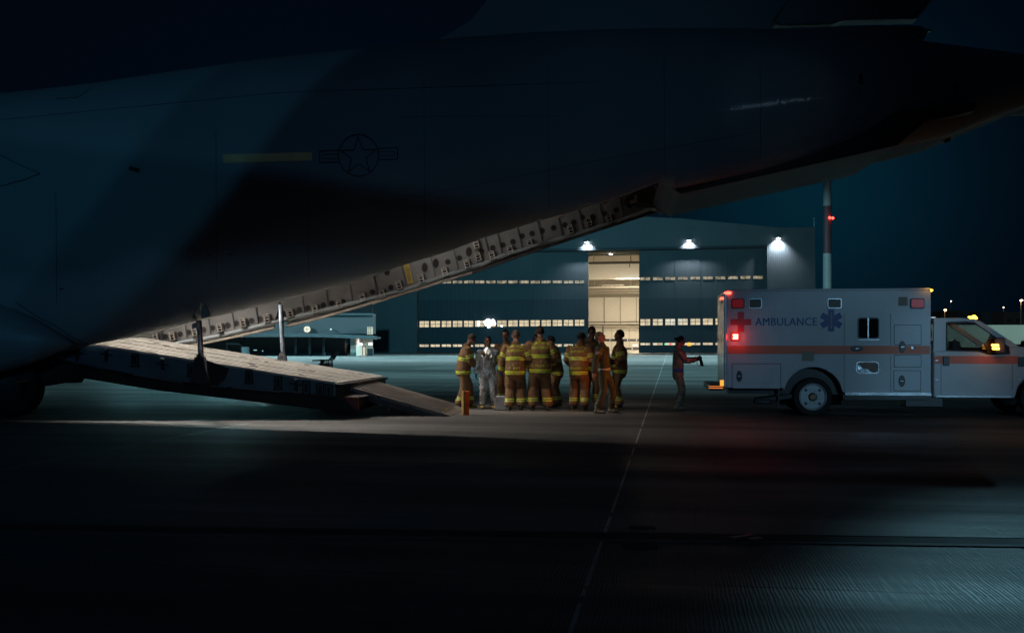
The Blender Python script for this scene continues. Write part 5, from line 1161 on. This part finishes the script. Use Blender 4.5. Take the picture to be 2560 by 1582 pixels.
    # lettering on the back
    if names:
        bv = BVHTree.FromPolygons([v.co for v in jk.data.vertices], [tuple(p.vertices) for p in jk.data.polygons])
        for txt, z_, h, wd, arch in (('FLUGHAFEN', 1.440, .050, .37, 1), ('FEUERWEHR', 1.350, .056, .34, 0), (names, .965, .050, .042 * len(names), 0)):
            vs, fs = text_tris(txt, 1, 0.0); x0 = min(v.x for v in vs); x1 = max(v.x for v in vs); y0 = min(v.y for v in vs); y1 = max(v.y for v in vs); pts = []
            for v in vs:
                u_ = (v.x - (x0 + x1) / 2) * wd / (x1 - x0); w_ = (v.y - (y0 + y1) / 2) * h / (y1 - y0)
                if arch: rr_ = .36; a_ = u_ / rr_; u_, w_ = (rr_ + w_) * math.sin(a_), (rr_ + w_) * math.cos(a_) - rr_ + .02
                o_ = Vector((-.6 + (math.tan(R(lean)) * (z_ - .93)), -u_, z_ + w_)); hit = bv.ray_cast(o_, Vector((1, 0, 0)), 1.2)
                pts.append((hit[0].x - .006, -u_, z_ + w_) if hit[0] is not None else (-.17, -u_, z_ + w_))
            b = MB(); b.add(pts, fs); b.build('back_lettering', M_lime, jk, recalc=False)
    return body, jk, arms, hd, tp_
person(1158, 23.6, 1.78, 8, 'firefighter with cropped hair leaning over the ramp toe, facing right', 'ff', 11, 16, 0, {'R': (.36, -.10, .98), 'L': (.38, .10, 1.02)}, {'R': (-.10, -.13), 'L': (.17, .12)}, SK1, HR_G, seed=1)
person(1220, 23.5, 1.70, -92, 'person in a crinkled silver heat suit facing us between firefighters', 'alu', 2, 4, 12, {'R': (.06, -.30, .80), 'L': (.21, -.06, 1.33)}, {'L': (.0, .15), 'R': (.03, -.13)}, SK2, HR_B, {'R': M_glove_k, 'L': M_glove_t}, seed=2, group='people standing by the ramp')
person(1266, 24.8, 1.86, -118, 'firefighter facing us half hidden behind the one beside the silver case', 'ff', 3, 2, 8, {'R': (.20, -.24, .98), 'L': (.2, .2, 1.0)}, None, SK1, HR_B, {'R': M_glove_b, 'L': M_glove_b}, seed=3)
person(1289, 22.7, 1.83, 84, 'firefighter seen from behind right beside the silver case', 'ff', 3, 4, 6, {'L': (.12, .34, .90), 'R': (.20, -.26, 1.0)}, {'L': (.0, .14), 'R': (.03, -.12)}, SK1, HR_G, {'L': M_glove_b}, 'C. DAY', seed=4)
person(1350, 22.7, 1.92, 90, 'tallest firefighter seen squarely from behind, right side lit orange', 'ff', 2, 6, -4, {'L': (.20, .28, 1.0), 'R': (.22, -.27, 1.0)}, {'L': (.0, .165), 'R': (.0, -.165)}, SK1, HR_BR, None, 'T. MURRAY', seed=5)
person(1391, 23.9, 1.72, 165, 'firefighter with dark hair facing left at the right shoulder of the tallest one', 'ff', 8, 8, 0, {'L': (.20, .22, .95), 'R': (.25, -.1, 1.0)}, None, SK2, HR_B, {'L': M_glove_k}, seed=6)
person(1340, 25.2, 1.76, -80, 'person in dark clothes almost hidden behind the tallest firefighter', 'dark', 3, 4, 0, None, None, SK2, HR_B, seed=7, group='people standing by the ramp')
person(1446, 23.0, 1.80, 66, 'firefighter in a dark cap seen from behind, leaning to the right', 'ff', 9, 16, -12, {'L': (.25, .22, 1.0), 'R': (.28, -.16, 1.05)}, {'L': (.02, .13), 'R': (.02, -.15)}, SK2, HR_B, None, 'A. CRAWFORD', seed=8, cap=True)
person(1476, 24.3, 1.95, -75, 'tall firefighter behind the capped one, only head and collar showing', 'ff', 4, 14, 0, None, None, SK2, HR_B, seed=9)
person(1511, 21.95, 1.80, -28, 'person in an olive flight suit with a reflective belt looking up', 'flight', -4, -24, 0, {'R': (-.10, -.36, .88), 'L': (.18, .14, 1.12)}, {'L': (.10, .17), 'R': (-.08, -.19)}, SK1, HR_G, seed=10, group='people standing by the ramp')
person(1549, 23.4, 1.84, 170, 'firefighter facing left opposite the one in the flight suit', 'ff', 0, -4, 0, {'L': (.14, .16, .98), 'R': (.3, -.1, 1.1)}, {'L': (.0, .12), 'R': (.1, -.1)}, SK3, HR_BR, {'L': M_glove_t}, seed=11)
wm = person(1695, 23.2, 1.70, 2, 'soldier with a hair bun standing alone beside the ambulance rear, holding a camera', 'camo', 1, 14, 0, {'L': (.40, .05, 1.24), 'R': (.41, -.05, 1.22)}, {'L': (.06, .09), 'R': (-.03, -.10)}, SK3, HR_B, seed=12, bun=True, group='people standing by the ramp')
# patch and badge of the flight suit
fs_ = [o for o in bpy.data.objects if o.name.startswith('person') and 'flight suit with' in o.get('label', '')][0]
bv = [c for c in fs_.children if c.name.startswith('flight_suit_top')][0]
bvt = BVHTree.FromPolygons([v.co for v in bv.data.vertices], [tuple(p.vertices) for p in bv.data.polygons])
def sew(name, org, dr_, right, w_, h_, m, nx=5):
    vs = []; 
    for j in range(nx):
        for i in range(nx):
            o_ = Vector(org) + Vector(right) * (w_ * (i / (nx - 1) - .5)) + Vector((0, 0, h_ * (j / (nx - 1) - .5))); hit = bvt.ray_cast(o_, Vector(dr_)); vs.append((hit[0] - Vector(dr_) * .006) if hit[0] is not None else o_ + Vector(dr_) * .35)
    b = MB(); b.add(vs, [(j * nx + i, j * nx + i + 1, (j + 1) * nx + i + 1, (j + 1) * nx + i) for j in range(nx - 1) for i in range(nx - 1)]); b.build(name, m, bv, recalc=False)
sew('chest_patch', (.6, .08, 1.34), (-1, 0, 0), (0, 1, 0), .09, .09, mat('patch_rust', (.30, .09, .04), .7))
sew('shoulder_flag', (-.03, -.7, 1.33), (0, 1, 0), (1, 0, 0), .09, .06, mat('patch_pale', (.35, .38, .45), .7))
# camera in the soldier's hands
cpos = Vector(((1695 - CX) * 23.2 / F + .50, 23.2, 1.185))
cm_ = empty('camera_body', cpos, 0, 'black camera held out in the hands of the soldier', 'camera')
b = MB(); b.bx((-.06, -.055, -.045), (.05, .055, .045)); b.bx((-.02, -.02, .04), (.03, .02, .07)); b.build('housing', M_blk, cm_, bevel=.012)
b = MB(); b.cyl((.03, 0, -.03), (.06, 0, -.16), .035, .04, 20); b.cyl((.06, 0, -.16), (.062, 0, -.175), .045, .045, 20); b.build('lens', M_blk, cm_, bevel=.004)
b = MB(); b.cyl((-.02, .05, .02), (-.05, .07, -.12), .006, seg=6); b.cyl((-.05, .07, -.12), (-.01, .0, -.18), .006, seg=6); b.build('strap', M_blk, cm_)

# ------------------------------------------------------------------ small things round the ramp
e = empty('equipment_case', P(1255, 1026, 22.85), -4, 'pale aluminium equipment case standing on the concrete among the firefighters', 'case'); e.location.z = 0
M_case = mat('case_aluminium', (.50, .49, .50), .45, .5, .1)
b = MB(); b.bx((-.165, -.09, .012), (.165, .09, .335)); b.build('shell', M_case, e, bevel=.02, seg=3)
b = MB()
for x in (-.155, .155):
    for z_ in (.03, .315): b.bx((x - .018, -.097, z_ - .018), (x + .018, -.085, z_ + .018))
b.build('corner_cap', M_darkgrey, e, bevel=.004)
b = MB(); b.bx((-.05, -.02, .33), (-.04, .02, .36)); b.bx((.04, -.02, .33), (.05, .02, .36)); b.bx((-.05, -.015, .355), (.05, .015, .37)); b.build('handle', M_blackmetal, e, bevel=.003)
for x in (-.1, .1): b = MB(); b.bx((x - .018, -.1, .2), (x + .018, -.088, .25)); b.build('clasp', M_steel, e)
e = empty('wheel_chock', P(1165, 1037, 21.4), 26, 'upright orange-painted block standing at the end of the ramp toe', 'chock'); e.location.z = 0
M_ora = mat('chock_orange', (.92, .17, .008), .6, 0, .35, 6); M_ochre = mat('chock_ochre', (.36, .24, .07), .7, 0, .4, 6)
b = MB(); b.bx((-.05, -.055, .0), (.055, .055, .51)); b.build('block', M_ora, e, bevel=.008)
b = MB(); b.bx((-.085, -.062, .0), (-.048, .058, .515)); b.build('side_board', M_ochre, e, bevel=.004)
e = empty('ground_cart', (P(815, 940, 27).x, 27, 0), 0, 'black equipment cart with a raised push handle beyond the ramp', 'cart')
def CP(x, y, l=0): p = P(x, y, 27); return Vector((p.x - e.location.x, l, p.z))
def rod(b, p0, p1, r_=.014): b.cyl(p0, p1, r_, seg=8)
b = MB()
for l in (-.25, .25):
    rod(b, CP(786, 901, l), CP(828, 899, l), .018); rod(b, CP(828, 899, l), CP(833, 893, l), .03)
rod(b, CP(786, 901, -.25), CP(786, 901, .25)); b.build('rail', M_blackmetal, e)
b = MB(); b.box((CP(833, 893) + CP(841, 880)) / 2, (.06, .5, .2), Matrix.Rotation(R(32), 3, 'Y')); b.build('push_handle', M_blackmetal, e, bevel=.01)
b = MB()
for x in (812, 817, 822, 827): 
    for l in (-.25, .25): rod(b, CP(x, 900, l), CP(x, 926, l), .010)
b.build('cage_bars', M_blackmetal, e)
for x in (789, 826):
    for l in (-.25, .25): b = MB(); rod(b, CP(x, 901 if x > 800 else 912, l), Vector((CP(x, 900).x, l, .2)), .02); b.build('leg', M_blackmetal, e)
b = MB(); z_ = CP(800, 912).z; b.bx((CP(787, 912).x, -.22, .3), (CP(802, 912).x, .22, z_)); b.bx((CP(803, 908).x, -.22, .3), (CP(826, 908).x, .22, CP(803, 908).z)); b.build('battery_box', mat('cart_box', (.05, .03, .03), .5), e, bevel=.02)
b = MB(); b.ell(CP(806, 903), (.06, .06, .06)); rod(b, CP(806, 904), CP(797, 912), .02); b.build('valve', M_blackmetal, e)
for x in (792, 820):
    for l in (-.25, .25): b = MB(); b.cyl((CP(x, 900).x, l - .03, .14), (CP(x, 900).x, l + .03, .14), .14, seg=20); b.build('wheel', M_rubber, e)
e = empty('marker_post', (P(1422, 900, 94).x, 94, 0), 0, 'short black post with a red light far behind the firefighters', 'post')
b = MB(); b.cyl((0, 0, 0), (0, 0, .68), .07, .05, 10); b.build('post', M_blackmetal, e)
b = MB(); b.ell((0, 0, .74), (.09, .09, .09), 12, 8); b.build('red_lamp', emat('post_red', (1, .06, .03), 6), e)

# ------------------------------------------------------------------ unseen slab added behind the camera, outlined to cast the dark band on the fuselage
pk = empty('shadow_blocker', (0, -15, 0), 0, 'added grey slab behind the viewpoint, shading the fuselage', 'aircraft')
def shadow_pt(x, y):
    s_, z_ = AF(x, y, -3.0); h_ = bvh_f.ray_cast(Vector((s_, -8, z_)), Vector((0, 1, 0)))
    p_ = ac.matrix_world @ (h_[0] if h_[0] is not None else Vector((s_, -2.5, z_))); L0 = Vector(FLC); t = (-15 - L0.y) / (p_.y - L0.y); q_ = L0 + (p_ - L0) * t; return (q_.x, q_.z)
up_ = [shadow_pt(x, y) for x, y in ((-250, 330), (0, 364), (300, 403), (586, 440), (900, 486), (1255, 534), (1500, 560))]
lo_ = [shadow_pt(x, y) for x, y in ((1250, 575), (1100, 640), (880, 618), (780, 606), (700, 604), (560, 630), (500, 638), (440, 629), (400, 612), (330, 640), (270, 672), (90, 682), (-250, 690))]
b = MB(); b.prism(up_ + lo_, -.4, .4); b.build('blocker_slab', M_skin2, pk)
